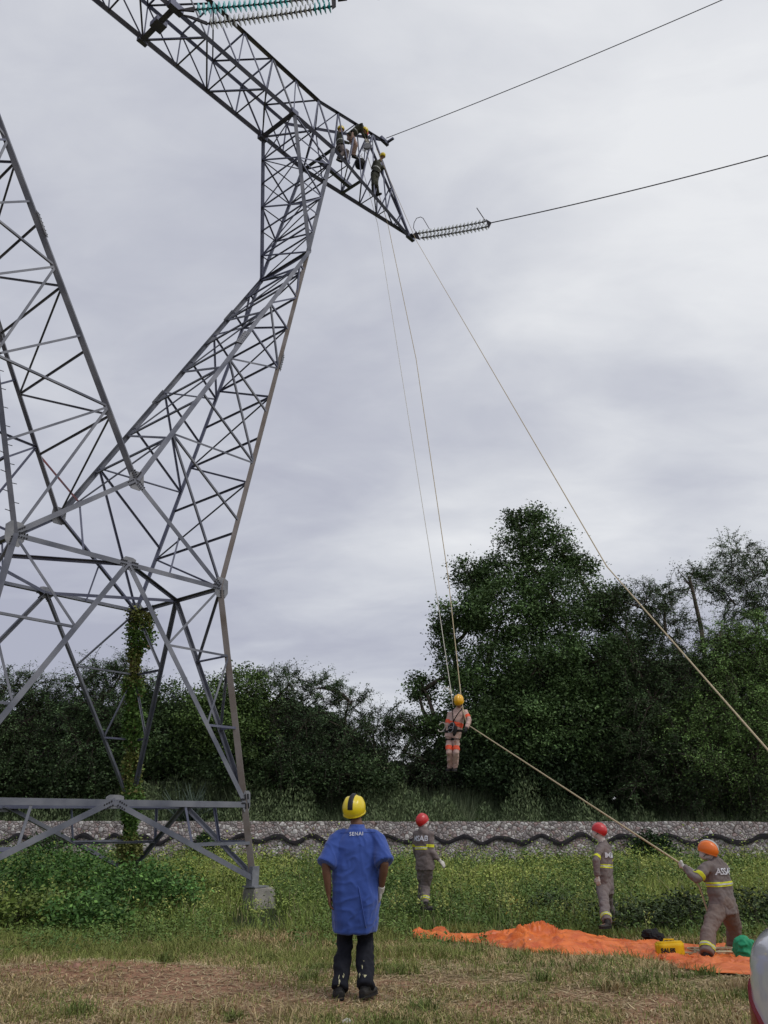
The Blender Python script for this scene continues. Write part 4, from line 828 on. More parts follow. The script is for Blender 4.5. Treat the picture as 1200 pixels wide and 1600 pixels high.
def creases(me,amp,seed):
    # long hanging folds plus short slanting creases, pressed into the cloth along its normals
    n=len(me.vertices); co=np.empty(n*3,np.float32); me.vertices.foreach_get('co',co); co=co.reshape(-1,3).astype(float); nn=np.empty(n*3,np.float32); me.vertices.foreach_get('normal',nn); nn=nn.reshape(-1,3)
    a=co[:,0]+.8*co[:,1]; z=co[:,2]
    w=fb(a*3.5+seed,z*3.5,seed+5,3)
    r1=1-np.abs(2*fb(a*9+2.5*w+seed,z*1.6,seed,2)-1); r2=1-np.abs(2*fb(a*6+z*7+3*w,z*9-a*5,seed+2,2)-1); r3=1-np.abs(2*fb(a*7-z*6+3*w,z*8+a*4,seed+3,2)-1)
    m=S(fb(a*2.2,z*2.6,seed+9,2),.35,.65)
    d=amp*(1.1*(r1**2-.45)+1.0*m*(r2**3-.3)+.9*(1-m)*(r3**3-.3))
    me.vertices.foreach_set('co',(co+nn*d[:,None]).astype(np.float32).ravel()); me.update(); return me
GN=[0]
def garment(f,name,build,m,vox=.012,sm=5,disp=.012,ds=.13,fac=.5,amp=.012):
    bm=bmesh.new(); build(bm); GN[0]+=1; me=creases(shift(remesh(bm,vox,sm,disp,ds,fac),f.o),amp,3+GN[0]%7); return link(name,me,m,f.root)
def jacket(f,pad=0,hem=-.30,sl=1.0,wid=0,short=False,col=True,flare=0):
    s=f.s
    def b(bm):
        torso(bm,f,[(hem,.185+wid+pad+flare,.135+pad,0),(hem*.5,.185+wid+pad,.137+pad,-.005),(.1,.18+wid+pad,.13+pad,0),(.4,.172+wid+pad,.125+pad,0),(.7,.182+pad+wid*.5,.132+pad,.005),(.9,.188+pad,.125+pad,0),(1.0,.172+pad,.112+pad,-.005),(1.13,.10+pad*.5,.085,-.01),(1.17,.078,.074,-.005)])
        if col: tube(bm,[f.che+f.up*.05*s,f.neck+f.up*.005*s,f.neck+(f.head-f.neck)*.25],[.088*s,.075*s,.070*s],14)
        for i in(0,1):
            a,e,w_=f.arm[i]; sd=-1 if i==0 else 1; ax=(e-a).normalized()
            if short:
                tube(bm,[a-f.cr*sd*.06*s+f.up*.0*s,a+ax*.02*s,lerp(a,e,.45),lerp(a,e,sl)],[.070*s,.082*s,.085*s,.094*s],14)
            else:
                tube(bm,[a-f.cr*sd*.06*s,a+ax*.01*s,lerp(a,e,.4),lerp(a,e,.85),e,lerp(e,w_,.3),lerp(e,w_,.75),lerp(e,w_,.95)],[.062*s,.074*s,.070*s,.062*s,.060*s,.058*s,.047*s,.042*s],14)
    return b
def trousers(f,top=.25,end=.93,w0=.100,wk=.078,wa=.078,bell=0):
    s=f.s
    def b(bm):
        torso(bm,f,[(-.24,.12,.11,0),(-.12,.18,.135,-.01),(0,.182,.138,-.012),(top,.168,.122,0)])
        for i in(0,1):
            h,k,an=f.leg[i]; tube(bm,[h+f.up*.06*s,h,lerp(h,k,.45),lerp(h,k,.9),k,lerp(k,an,.35),lerp(k,an,.8),lerp(k,an,end)],[w0*s,(w0+.008)*s,(w0+wk)/2*s,wk*s,wk*s,(wk+wa)/2*s,wa*s,(wa+bell)*s],14)
    return b
def boots(f,m='boot',shaft=.16,th=.0):
    s=f.s
    for i in(0,1):
        h,k,an=f.leg[i]; t=f.toe[i]; sh=(k-an).normalized(); b=an-Vector((0,0,.045*s)); bm=bmesh.new()
        tube(bm,[an+sh*shaft*s,an+sh*.03*s,an-Vector((0,0,.03*s))],[.056*s,.055*s,.05*s],12)
        tube(bm,[b-t*.065*s,b-t*.03*s,b+t*.06*s,b+t*.13*s,b+t*.185*s],[(.036*s,.036*s),(.045*s,.042*s),(.050*s,.036*s),(.049*s,.030*s),(.03*s,.020*s)],12,ref=Vector((0,0,1)).cross(t))
        bt=link('boot',shift(remesh(bm,.009,2),f.o),m,f.root)
        bm=bmesh.new(); q=Vector((0,0,1)).cross(t); P=[]
        for x,y in((-.07,.028),(-.075,0),(-.07,-.028),(0,-.043),(.08,-.052),(.15,-.046),(.195,-.02),(.195,.02),(.15,.046),(.08,.052),(0,.043)): P.append(b+t*(x*s)+q*(y*s))
        z=-.036*s; A=[bm.verts.new(p+Vector((0,0,z))-f.o) for p in P]; B=[bm.verts.new(p+Vector((0,0,z+.022*s))-f.o) for p in P]; bm.faces.new(A); bm.faces.new(B)
        for j in range(len(P)): bm.faces.new((A[j],B[j],B[(j+1)%len(P)],A[(j+1)%len(P)]))
        bmesh.ops.recalc_face_normals(bm,faces=bm.faces); bobj('sole',bm,'black_plastic',bt)
def gloves(f,which,m='white_glove',fists=(0,0),pns=(None,None),curl=.35,ex=.0035):
    for i in which:
        bm=bmesh.new(); hand(bm,f,i,curl,ex,pns[i],fists[i]); a,e,w_=f.arm[i]; tube(bm,[lerp(e,w_,.84),w_+(w_-e).normalized()*.02],[.036*f.s,.031*f.s],12); link('glove',shift(remesh(bm,.0065,2),f.o),m,f.root)
def helmet(f,m,stripe=None,sc=1.0,brim=True):
    s=f.s*sc; c=f.head+f.hu*.030*s-f.hf*.012*s; tilt=.16
    pn=(f.hu-f.hf*tilt*-1).normalized(); pn=(f.hu*1-f.hf*.12).normalized()
    def dome(k,cut):
        bm=bmesh.new(); ell(bm,c,(f.hr*.112*s*k,f.hf*.140*s*k,f.hu*.122*s*k),4)
        for v in bm.verts:
            d=v.co-c; x=d.dot(f.hr)/(.112*s)
            v.co+=f.hu*(.008*s*math.cos(x*9)*max(0,d.dot(f.hu)/(.12*s)))*(abs(x)<.7)
        g_=bm.verts[:]+bm.edges[:]+bm.faces[:]; bmesh.ops.bisect_plane(bm,geom=g_,plane_co=c-f.hu*cut*s,plane_no=pn,clear_inner=True); return bm
    bm=dome(1,.050); ed=[e for e in bm.edges if e.is_boundary]
    if ed:
        r=bmesh.ops.extrude_edge_only(bm,edges=ed)
        for v in [x for x in r['geom'] if isinstance(x,bmesh.types.BMVert)]: d=v.co-c; v.co+=(d-f.hu*d.dot(f.hu)).normalized()*.010*s-f.hu*.006*s
        ed=[e for e in bm.edges if e.is_boundary]; r=bmesh.ops.extrude_edge_only(bm,edges=ed)
        for v in [x for x in r['geom'] if isinstance(x,bmesh.types.BMVert)]: d=v.co-c; v.co-=(d-f.hu*d.dot(f.hu)).normalized()*.028*s
    hl=bobj('helmet',bm,m,f.root,True,org=f.o)
    if stripe:
        bm=dome(1.025,-.030)
        for sd in(1,-1): g_=bm.verts[:]+bm.edges[:]+bm.faces[:]; bmesh.ops.bisect_plane(bm,geom=g_,plane_co=c+f.hr*sd*.026*s,plane_no=f.hr*sd,clear_outer=True)
        bobj('stripe',bm,stripe,hl,True,org=f.o)
    bm=bmesh.new()
    for q in(-1,1): tube(bm,[c+f.hr*q*.085*s-f.hu*.06*s,f.head+f.hr*q*.062*s-f.hu*.075*s+f.hf*.03*s,f.head+f.hf*.055*s-f.hu*.124*s],.0045*s,5)
    bobj('chin_strap',bm,'webbing',hl,org=f.o); return hl
def cutout(f,src,name,m,p0,n,half,sel=None,off=.006,parent=None):
    """slab of a garment between two planes, lifted off it: bands, patches, masks"""
    bm=bmesh.new(); bm.from_mesh(src.data); n=Vector(n).normalized(); p0=Vector(p0)-f.o
    for sd in(1,-1): bmesh.ops.bisect_plane(bm,geom=bm.verts[:]+bm.edges[:]+bm.faces[:],plane_co=p0+n*sd*half,plane_no=n*sd,clear_outer=True)
    if sel: bmesh.ops.delete(bm,geom=[x for x in bm.faces if not sel(x.calc_center_median()+f.o)],context='FACES')
    if not bm.faces: bm.free(); return None
    bm.normal_update()
    nn={v:v.normal.copy() for v in bm.verts}
    for v in bm.verts: v.co+=nn[v]*off
    ed=[e for e in bm.edges if e.is_boundary]; r=bmesh.ops.extrude_edge_only(bm,edges=ed)
    for v in [x for x in r['geom'] if isinstance(x,bmesh.types.BMVert)]:
        v.co-=(v.normal if v.normal.length>.5 else Vector((0,0,0)))*0
    bm.faces.ensure_lookup_table()
    o=bobj(name,bm,m,parent or src,True); o.data.materials.clear(); o.data.materials.append(MT[m] if isinstance(m,str) else m); return o
def dseg(p,a,b): t=max(0,min(1,(p-a).dot(b-a)/max((b-a).length_squared,1e-9))); return (p-a-(b-a)*t).length
def bands(f,jk,tr,m='lime_band',chest=.52,arm=True,leg=True,silver=True,hw=.030):
    ax=f.up; p=f.pel+(f.che-f.pel)*chest
    ontor=lambda q: all(dseg(q,f.arm[i][0],f.arm[i][1])>.088*f.s and dseg(q,f.arm[i][1],f.arm[i][2])>.075*f.s for i in(0,1))
    b=cutout(f,jk,'reflective_band',m,p,ax,hw*f.s,ontor)
    if b and silver: cutout(f,jk,'silver_stripe','silver_band',p,ax,hw*.3*f.s,ontor,.009,b)
    if arm:
        for i in(0,1):
            a,e,w_=f.arm[i]; c=lerp(a,e,.72); cutout(f,jk,'reflective_band',m,c,(e-a),hw*.85*f.s,lambda q:dseg(q,a,e)<.095*f.s and (q-c).length<.12*f.s)
    if leg and tr:
        for i in(0,1):
            h,k,an=f.leg[i]; c=lerp(k,an,.70); b=cutout(f,tr,'reflective_band',m,c,(k-an),hw*.9*f.s,lambda q:dseg(q,k,an)<.12*f.s and (q-c).length<.15*f.s)
            if b and silver: cutout(f,tr,'silver_stripe','silver_band',c,(k-an),hw*.27*f.s,lambda q:dseg(q,k,an)<.12*f.s and (q-c).length<.15*f.s,.009,b)
def lettering(f,src,txt,h,center,right,up,m='letters',name='lettering',bold=.0,parent=None,space=1.0):
    """writing laid on the cloth: the text is projected along the cloth's outward direction"""
    cu=bpy.data.curves.new('t','FONT'); cu.body=txt; cu.size=1; cu.align_x='CENTER'; cu.align_y='CENTER'; cu.offset=bold; cu.space_character=space; to=bpy.data.objects.new('t',cu); COL.objects.link(to)
    dg=bpy.context.evaluated_depsgraph_get(); me=bpy.data.meshes.new_from_object(to.evaluated_get(dg)); bpy.data.objects.remove(to); bm=bmesh.new(); bm.from_mesh(me); bpy.data.meshes.remove(me)
    bmesh.ops.triangulate(bm,faces=bm.faces); 
    for _ in range(2): bmesh.ops.subdivide_edges(bm,edges=[e for e in bm.edges if e.calc_length()>.12],cuts=1)
    right=Vector(right).normalized(); up=Vector(up); up=(up-right*up.dot(right)).normalized(); out_=right.cross(up)
    bv=BVHTree.FromPolygons([v.co for v in src.data.vertices],[p.vertices for p in src.data.polygons])
    c=Vector(center)-f.o
    for v in bm.verts:
        p=c+right*v.co.x*h+up*v.co.y*h+out_*.5; hit=bv.ray_cast(p,-out_); v.co=(hit[0]+out_*.014) if hit[0] else p-out_*.35
    o=bobj(name,bm,m,parent or src); return o
def face_mask(f,m='mask',neck=True):
    s=f.s; bm=bmesh.new(); ell(bm,f.head-f.hu*.048*s+f.hf*.036*s,(f.hr*.070*s,f.hf*.074*s,f.hu*.078*s),3)
    if neck: tube(bm,[f.head-f.hu*.03*s-f.hf*.01*s,f.neck+f.hf*.01*s,f.che+f.up*.05*s],[.080*s,.068*s,.078*s],14)
    return link('face_mask',shift(remesh(bm,.011,4,.006,.08),f.o),m,f.root)
def eyes(f):
    s=f.s
    for q in(-1,1):
        bm=bmesh.new(); ell(bm,f.head+f.hu*.006*s+f.hf*.086*s+f.hr*q*.031*s-f.o,(f.hr*.012*s,f.hf*.009*s,f.hu*.007*s)); bobj('eye',bm,'hair',f.root,True)
def hair(f,m='hair'):
    s=f.s; bm=bmesh.new(); c=f.head+f.hu*.012*s-f.hf*.016*s; ell(bm,c,(f.hr*.083*s,f.hf*.100*s,f.hu*.112*s),3); bmesh.ops.bisect_plane(bm,geom=bm.verts[:]+bm.edges[:]+bm.faces[:],plane_co=c-f.hu*.035*s+f.hf*.02*s,plane_no=(f.hu*.85-f.hf*.75).normalized(),clear_inner=True) 
    bobj('hair',bm,m,f.root,True,org=f.o)

# --- man in the blue coat, seen from behind
f=pose(8.48,1.03,(556,1394),(558,1307),(554,1266),-3,(((509,1352,-1),(514,1398,1)),((601,1350,-1),(595,1391,1))),(((539,1472,1),(531,1544,-1)),((570,1472,1),(571,1541,-1))),chY=0,hdY=.05,hyaw=-14,hpitch=16,toes=(14,-24))
person(f,'person','man seen from behind in a long blue coat, black trousers and yellow helmet',skin='skin',fine=.008)
s=f.s; hair(f)
def coat(bm):
    torso(bm,f,[(-.69,.200,.16,.02),(-.65,.202,.162,.02),(-.4,.212,.165,.0),(-.1,.225,.17,-.01),(.25,.225,.165,-.005),(.55,.222,.160,0),(.8,.212,.150,0),(.92,.188,.132,-.005),(1.0,.155,.112,-.01),(1.07,.115,.095,-.012),(1.14,.08,.08,-.012)],folds=.055)
    tube(bm,[f.che+f.up*.03*s,f.neck-f.up*.012*s],[.095*s,.070*s],16)
    for i in(0,1):
        a,e,w_=f.arm[i]; sd=-1 if i==0 else 1; ax=(e-a).normalized(); tube(bm,[a-f.cr*sd*.08*s+f.up*.018*s,a-f.cr*sd*.01*s,lerp(a,e,.14)+f.cr*sd*.008,lerp(a,e,.4)+f.cr*sd*.01,lerp(a,e,.75),lerp(a,e,.98)],[.050*s,.064*s,.074*s,.080*s,.086*s,.092*s],16)
ct=garment(f,'coat',coat,'blue_cloth',.010,4,.018,.22,amp=.011)
bm=bmesh.new(); tube(bm,[f.neck-f.up*.04*s,f.neck+(f.head-f.neck)*.02],[.080*s,.070*s],18); link('collar',shift(remesh(bm,.007,1),f.o),'blue_cloth',ct)
lettering(f,ct,'SENAI',.046,at(556,1303,8.3),f.r+Vector((0,0,.03)),Vector((0,0,1)),bold=.012,space=1.15)
# the seams and vent of the coat's back
def seam(f,src,pts,w=.004,name='seam',m=None,o_=.006):
    bv=BVHTree.FromPolygons([v.co for v in src.data.vertices],[p.vertices for p in src.data.polygons]); P=[]
    for p in pts:
        q=Vector(p)-f.o; d=(q-(Vector((0,0,EYE))-f.o)).normalized(); h=bv.ray_cast(q-d*1.0,d)
        if h[0]: P.append(h[0]-d*o_)
    if len(P)>1: bm=bmesh.new(); tube(bm,P,w,5); return bobj(name,bm,m or 'blue_cloth',src,True)
def pl(a,b,n=14): return [(a[0]+(b[0]-a[0])*k/n,a[1]+(b[1]-a[1])*k/n) for k in range(n+1)]
seam(f,ct,[at(x,y,8.4) for x,y in pl((560,1385),(572,1450))],.0045); seam(f,ct,[at(x,y,8.4) for x,y in pl((531,1301),(586,1300))],.002)
tr=garment(f,'trousers',trousers(f,end=1.02,w0=.094,wk=.072,wa=.072,bell=.006),'black_cloth',.011,3,.04,.11)
boots(f,shaft=.05); gloves(f,(1,)); helmet(f,'helmet_yellow','black_plastic',.99)
bm=bmesh.new()
for x,y,l in((527,1521,7),(530,1530,9),(536,1519,6),(534,1523,5),(558,1515,10),(561,1503,7),(563,1495,5),(559,1523,6),(570,1527,6),(569,1538,8),(564,1551,8),(529,1537,6),(565,1545,7)):
    a=at(x,y,8.36); b=at(x+random.uniform(-2.5,2.5),y+l*.8,8.35); tube(bm,[a-f.o,lerp(a,b,.5)-f.o+Vector((.004,0,0)),b-f.o],[.004,.009,.003],5)
# seat the burrs on the cloth surface
bvt=BVHTree.FromPolygons([v.co for v in tr.data.vertices],[p.vertices for p in tr.data.polygons])
for v in bm.verts:
    h=bvt.find_nearest(v.co)
    if h[0] and (v.co-h[0]).length<.12: v.co=h[0]+(v.co-h[0]).normalized()*.002+(Vector((0,0,EYE))-f.o-h[0]).normalized()*.006
bobj('burrs',bm,'burr',tr)['label']='pale grass burrs stuck to the black trouser legs'

def worker(f,label,cloth,trc,hel,letters=None,hs=1.0,maskit=True,fists=(0,0),pns=(None,None),group=None,skin='skin_light',glove=(0,1),bandm='lime_band',jk=None,hem=-.26,vox=.013,stripe=None,silver=True,tw=(.108,.086,.082),wid=.012):
    person(f,'person',label,skin,group,fine=.0095,fists=fists,pns=pns)
    j=garment(f,'jacket',jacket(f,hem=hem,wid=wid),cloth,vox,3,.05,.13); t=garment(f,'trousers',trousers(f,w0=tw[0],wk=tw[1],wa=tw[2]),trc,vox,3,.05,.13)
    bands(f,j,t,bandm,silver=silver); boots(f); gloves(f,glove,fists=fists,pns=pns)
    if maskit: face_mask(f)
    eyes(f); helmet(f,hel,stripe,hs); return j,t
GR='line crew in grey uniforms on the ground'
# --- red helmet, in the middle
f=pose(16.8,1.0,(664,1348),(662,1303),(661,1283),-38,(((649,1327,1),(656,1344,1)),((673,1329,-1),(692,1350,-1))),(((661,1384,1),(658,1414,1)),((664,1384,1),(665,1415,-1))),hyaw=-58,hpitch=28,hdY=.02,toes=(0,-20))
j,t=worker(f,'grey uniformed worker in red helmet looking up, just right of the blue coated man','grey_cloth','grey_cloth','helmet_red',group=GR)
lettering(f,j,'MSAB',.135,f.pel+(f.che-f.pel)*.84-f.cf*.1,f.cr,f.up,bold=.02)
# --- red helmet, on the right, seen in profile
f=pose(15.7,1.0,(945,1382),(943,1326),(935,1299),52,(((931,1345,-1),(934,1374,1)),((952,1350,1),(950,1376,1))),(((944,1414,-1),(949,1442,-1)),((950,1414,1),(957,1440,1))),hyaw=72,hpitch=20,toes=(70,-95))
j,t=worker(f,'grey uniformed worker in red helmet turned left with arms down, behind the orange tarpaulin','grey_cloth','grey_cloth','helmet_red',group=GR)
lettering(f,j,'MSAB',.125,f.pel+(f.che-f.pel)*.82-f.cf*.1,f.cr,f.up,bold=.02)
# --- orange helmet, hauling the rope
f=pose(13.03,1.03,(1129,1412),(1118,1352),(1105,1330),30,(((1088,1374,-1),(1068,1354,1)),((1102,1388,1),(1080,1360,-1))),(((1107,1453,-1),(1104,1494,-1)),((1148,1453,1),(1143,1493,1))),chY=.0,hyaw=58,hpitch=12,turn=0,toes=(20,-110))
j,t=worker(f,'worker in orange helmet leaning back and hauling a taut rope with white gloved hands','grey_cloth','brown_cloth','helmet_orange',group=GR,fists=(1,1),hs=1.03,stripe='silver_band',tw=(.122,.102,.092),wid=.028)
lettering(f,j,'ASSAP',.125,f.pel+(f.che-f.pel)*.84-f.cf*.1,f.cr,f.up+f.cr*.25,bold=.02,space=.9)
hand_l=f.arm[0][2]+(f.arm[0][2]-f.arm[0][1]).normalized()*.07; hand_r=f.arm[1][2]+(f.arm[1][2]-f.arm[1][1]).normalized()*.07
puller=f
# --- hanging man in the harness
f=pose(19.2,1.0,(708,1147),(715,1114),(717,1096),155,(((733,1124,-1),(729,1138,-1)),((699,1133,-1),(706,1153,-1))),(((713,1175,-1),(711,1200,1)),((702,1175,-1),(704,1200,1))),hdY=-.12,hyaw=160,hpitch=-45,toes=(8,-8))
person(f,'person','man in pinkish overalls and amber helmet hanging from ropes in a black harness',fine=.010)
j=garment(f,'jacket',jacket(f,hem=-.2),'tan_cloth',.013,3,.04,.12); t=garment(f,'trousers',trousers(f,w0=.088,wk=.068,wa=.064),'tan_cloth',.012,2,.035,.12)
bands(f,j,None,'orange_band',chest=.45,silver=False,hw=.05,leg=False)
for i in(0,1):
    h,k,an=f.leg[i]; c=lerp(h,k,.80); cutout(f,t,'reflective_band','orange_band',c,(h-k),.05,lambda q:(q-c).length<.16 and dseg(q,h,k)<=dseg(q,f.leg[1-i][0],f.leg[1-i][1]))
boots(f,shaft=.22); gloves(f,(0,1),m='black_plastic'); helmet(f,'helmet_amber',None,1.05)
def strap(pts,w=.024,src=None,name='harness_strap'):
    bm=bmesh.new(); bv=BVHTree.FromPolygons([v.co for v in src.data.vertices],[p.vertices for p in src.data.polygons]); P=[]
    for a,b in zip(pts,pts[1:]):
        for k in range(6):
            q=lerp(Vector(a),Vector(b),k/6)-f.o; h=bv.find_nearest(q); P.append(h[0]+h[1]*.008)
    tube(bm,P,[(w,.007)]*len(P),8); return bobj(name,bm,'webbing',src,True)
F=-f.r; ff=f.cf; c_=f.che; p_=f.pel
for sd in(1,-1): strap([c_+f.cr*.10*sd+f.up*.08-ff*.08,c_+f.cr*.11*sd+f.up*.09,c_+f.cr*.08*sd+ff*.14,lerp(p_,c_,.55)+ff*.16,lerp(p_,c_,.2)-f.cr*.05*sd+ff*.16],.026,j)
strap([lerp(p_,c_,.12)+ff*.2*math.cos(a)+f.cr*.22*math.sin(a) for a in np.linspace(0,6.28,13)],.03,j,'harness_belt')
for i in(0,1): strap([f.hip[i]-f.up*.09+ff*.13*math.cos(a)+f.cr*.13*math.sin(a) for a in np.linspace(0,6.28,11)],.024,t)
bm=bmesh.new(); b0=lerp(p_,c_,.30)+ff*.19-f.o; ell(bm,b0,(f.cr*.10,ff*.06,f.up*.11)); ell(bm,b0-f.cr*.11-f.up*.1,(f.cr*.05,ff*.05,f.up*.13)); me=remesh(bm,.014,2,.02,.08); link('gear_pouch',me,'webbing',j)
bm=bmesh.new(); 
for q in range(2): tube(bm,[b0+ff*.08+f.cr*(.06*math.cos(a)-.02)+f.up*(.07*math.sin(a)+.02-q*.09) for a in np.linspace(0,5.6,12)],.009,6)
bobj('carabiner',bm,'plate',j)
bm=bmesh.new(); wb_=f.hip[1]+f.up*.22+f.cr*.14-f.o; tube(bm,[wb_+f.cr*(.10+.09*math.cos(a))+f.up*(.11*math.sin(a)) for a in np.linspace(.5,5.8,12)],.013,6); bobj('rope_coil',bm,'rope_white',j)
hang=f; hang_top=at(706,1082,19.2); hang_tie=at(730,1132,18.9)

# --- crew on the pylon
GT='line crew working high on the end of the crossbeam'
Tn=TW(g['xt2']+1.5,0,31.5)
def climber(Y,label,hel='helmet_yellow',cl='olive_cloth',tcl='grey_cloth',**k):
    f=pose(Y,1.07,**k); person(f,'person',label,group=GT,fine=.013,skin='skin_light'); j=garment(f,'jacket',jacket(f,hem=-.18),cl,.017,3,.02,.12); t=garment(f,'trousers',trousers(f),tcl,.017,3,.02,.12); bands(f,j,t,'silver_band',silver=False,leg=False,arm=False,hw=.022); boots(f); gloves(f,(0,1)); helmet(f,hel); eyes(f)
    bm=bmesh.new(); p=lerp(f.pel,f.che,.1); tube(bm,[p+f.f*.16*math.cos(a)+f.r*.21*math.sin(a)-f.o for a in np.linspace(0,6.28,15)],[(.012,.03)]*15,6,ref=(0,0,1)); bobj('harness_belt',bm,'webbing',j); return f
YB=TW(9.8,0,30).y
climber(YB-.3,'lineman sitting on the crossbeam, leftmost of the three crew on the pylon',pel=(532,232),che=(530,213),head=(533,202),yaw=-60,arms=(((538,222,1),(546,224,1)),((524,221,-1),(534,228,-1))),legs=(((543,236,1),(540,250,-1)),((538,238,-1),(528,248,-1))),hyaw=-80,hpitch=-10)
climber(YB+.1,'lineman bent over in pale trousers, between the other two crew on the pylon',cl='olive_cloth',tcl='tan_cloth',pel=(548,212),che=(562,199),head=(570,204),yaw=-70,chY=-.1,arms=(((572,207,1),(574,219,1)),((566,210,-1),(573,222,-1))),legs=(((554,226,1),(550,240,-1)),((556,226,-1),(552,244,-1))),hyaw=-80,hpitch=-40)
climber(TW(12.2,-.3,30).y-.2,'lineman standing at the tapering arm end, rightmost of the three on the pylon',tcl='olive_cloth',pel=(586,274),che=(591,256),head=(598,244),yaw=-120,hdY=-.05,arms=(((600,262,-1),(594,268,1)),((582,262,-1),(588,268,-1))),legs=(((588,288,-1),(590,303,1)),((583,287,-1),(584,303,1))),hyaw=-150,hpitch=-25)
yb=TW(11.2,0,30).y
def toolbag():
    c=at(563,256,yb); root=empty('tool_bag',c,'dark round canvas tool bag hanging between the linemen on the pylon','bag'); bm=bmesh.new(); ell(bm,(0,0,0),((.24,0,0),(0,.2,0),(0,0,.27)),3)
    link('bag_body',remesh(bm,.02,2,.05,.15),'webbing',root); bm=bmesh.new(); tube(bm,[(-.16,0,.18),(-.05,0,.42),(.05,0,.42),(.16,0,.18)],.012,6); tube(bm,[(0,0,.42),at(566,240,yb)-c],.012,5); bobj('handle',bm,'rope_white',root)
toolbag()
def pulley():
    c=at(573,229,yb-.2); root=empty('pulley_block',c,'cluster of pulley block and silver carabiners slung under the crossbeam end','pulley')
    bm=bmesh.new(); tube(bm,[(0,-.05,0),(0,.05,0)],.15,16); bobj('sheave',bm,'plate',root)
    for k in range(5):
        bm=bmesh.new(); p=Vector((random.uniform(-.25,.25),0,random.uniform(-.15,.25))); tube(bm,[p+Vector((.06*math.cos(a),random.uniform(-.01,.01),.11*math.sin(a))) for a in np.linspace(0,6.2,12)],.014,5); bobj('carabiner',bm,'plate',root)
    bm=bmesh.new(); tube(bm,[(0,0,.1),at(571,212,yb-.2)-c],.018,5); tube(bm,[(.1,0,.0),(.05,0,.35)],.02,5); bobj('sling',bm,'rope_white',root)
    bm=bmesh.new(); box(bm,at(573,208,yb-.2)-c,.14,.05,.22); bobj('red_tag',bm,m_('tag',(.6,.05,.06),rough=.7),root)['label']='small red tag on the sling'
pulley()

# --- ropes
pb=at(588,232,yb-.2)
wire('rope','tan rope running from the crossbeam end down to the lower right edge','rope',[pb,at(650,375,27),at(948,885,12),at(1200,1172,7.2),extrap(at(948,885,12),at(1200,1172,7.2),1.6)],.0095,'rope',n=7,cnt=14)
wire('rope','thick tan rope hanging from the crossbeam to the harness of the hanging man','rope',[at(572,236,yb),at(606,350,27.6),at(650,560,24.6),at(700,900,21.0),at(720,1086,19.3),at(724,1112,18.95),hang_tie],.012,'rope',n=7,cnt=10)
wire('rope','thinner white rope left of the thick one, knotted at the shoulder of the hanging man','rope',[at(560,240,yb),at(590,350,27.6),at(630,600,24.2),at(684,940,20.6),at(704,1075,19.4),at(706,1090,19.2),at(708,1104,19.15)],.009,'rope_white',n=6,cnt=10)
o0=at(704,1080,19.3); bm=bmesh.new(); tube(bm,[Vector((0,0,0)),Vector((-.05,0,.09)),Vector((-.13,0,.08)),Vector((-.17,0,.03))],.013,6); ell(bm,(0,0,-.02),((.035,0,0),(0,.035,0),(0,0,.05)))
o=bobj('rope_knot',bm,'rope_white',None,True); o.location=o0; tag(o,'white knot with a curled tail above the hanging man','knot')
r_=puller; e_=hand_r-Vector((0,0,0))
wire('rope','tag line stretched from the hanging man down to the orange helmeted worker','rope',[hang_tie,hand_l,hand_r,hand_r+Vector((.10,-.08,-.25)),hand_r+Vector((.15,-.15,-.6))],.0145,'rope',n=7,cnt=10)

# ------------------------------------------------------------------ tarpaulin and the things on it
def build_tarp():
    nu,nv=330,64; V=[]; 
    for i in range(nu):
        u=i/(nu-1); xt,yt=pline(TOPL,u); xb_,yb_=pline(BOTL,u); ew=.8*math.sin(u*61)+1.2*math.sin(u*23+1)
        a=gp(xt,yt+ew); b=gp(xb_,yb_+ew*.8)
        for j in range(nv):
            v=j/(nv-1); V.append(a+(b-a)*v)
    V=np.array(V); x,y=V[:,0],V[:,1]
    n1=fb(x*1.1+2,y*1.5,21,3); n2=fb(x*3.4,y*4.2,22,3); rd=1-np.abs(2*fb(x*1.1+y*.9+2*n1,y*2.2-x*.5,25,3)-1); rd2=1-np.abs(2*fb(x*2.6-y*1.2+3*n1,y*4.5,27,2)-1)
    vv=np.tile(np.linspace(0,1,nv),nu); uu=np.repeat(np.linspace(0,1,nu),nv); edge=np.minimum(1,np.minimum(vv,1-vv)*7)
    heap=.04*np.exp(-(((uu-.37)/.065)**2))*np.exp(-(((vv-.3)/.34)**2))+.03*np.exp(-(((uu-.08)/.02)**2)-((vv-.4)/.3)**2)+.02*np.exp(-(((uu-.86)/.12)**2)-((vv-.92)/.07)**2)
    z=gh(x,y)+.022+edge*(.03*n2+.11*rd**5+.075*rd2**3)*(.4+n1)*(.6+.6*np.exp(-((uu-.37)/.16)**2))+heap*(.15+.7*rd+.35*rd2)
    V[:,2]=z; i=np.arange(nu*nv).reshape(nu,nv); F=np.c_[i[:-1,:-1].ravel(),i[:-1,1:].ravel(),i[1:,1:].ravel(),i[1:,:-1].ravel()]
    o=Vector(V[nu*nv//2]); me=npmesh('tarpaulin',V-np.array(o),F); ob=link('tarpaulin',me,'tarp',smooth=True); ob.location=o; m=ob.modifiers.new('th','SOLIDIFY'); m.thickness=.004
    tag(ob,'long crumpled orange tarpaulin spread over the grass under the rope puller','tarpaulin')
    # rolled near edge
    bm=bmesh.new(); P=[gp(x,y)+Vector((0,0,.055))-o for x,y in((1035,1509),(1065,1506),(1100,1508),(1140,1513),(1185,1518))]; tube(bm,P,[(.05,.035)]*5,10,ref=(0,0,1)); link('rolled_edge',remesh(bm,.012,3,.03,.1),'tarp_dark',ob)
build_tarp()
def on(px,py,dz=.07): p=gp(px,py); return p+Vector((0,0,dz))
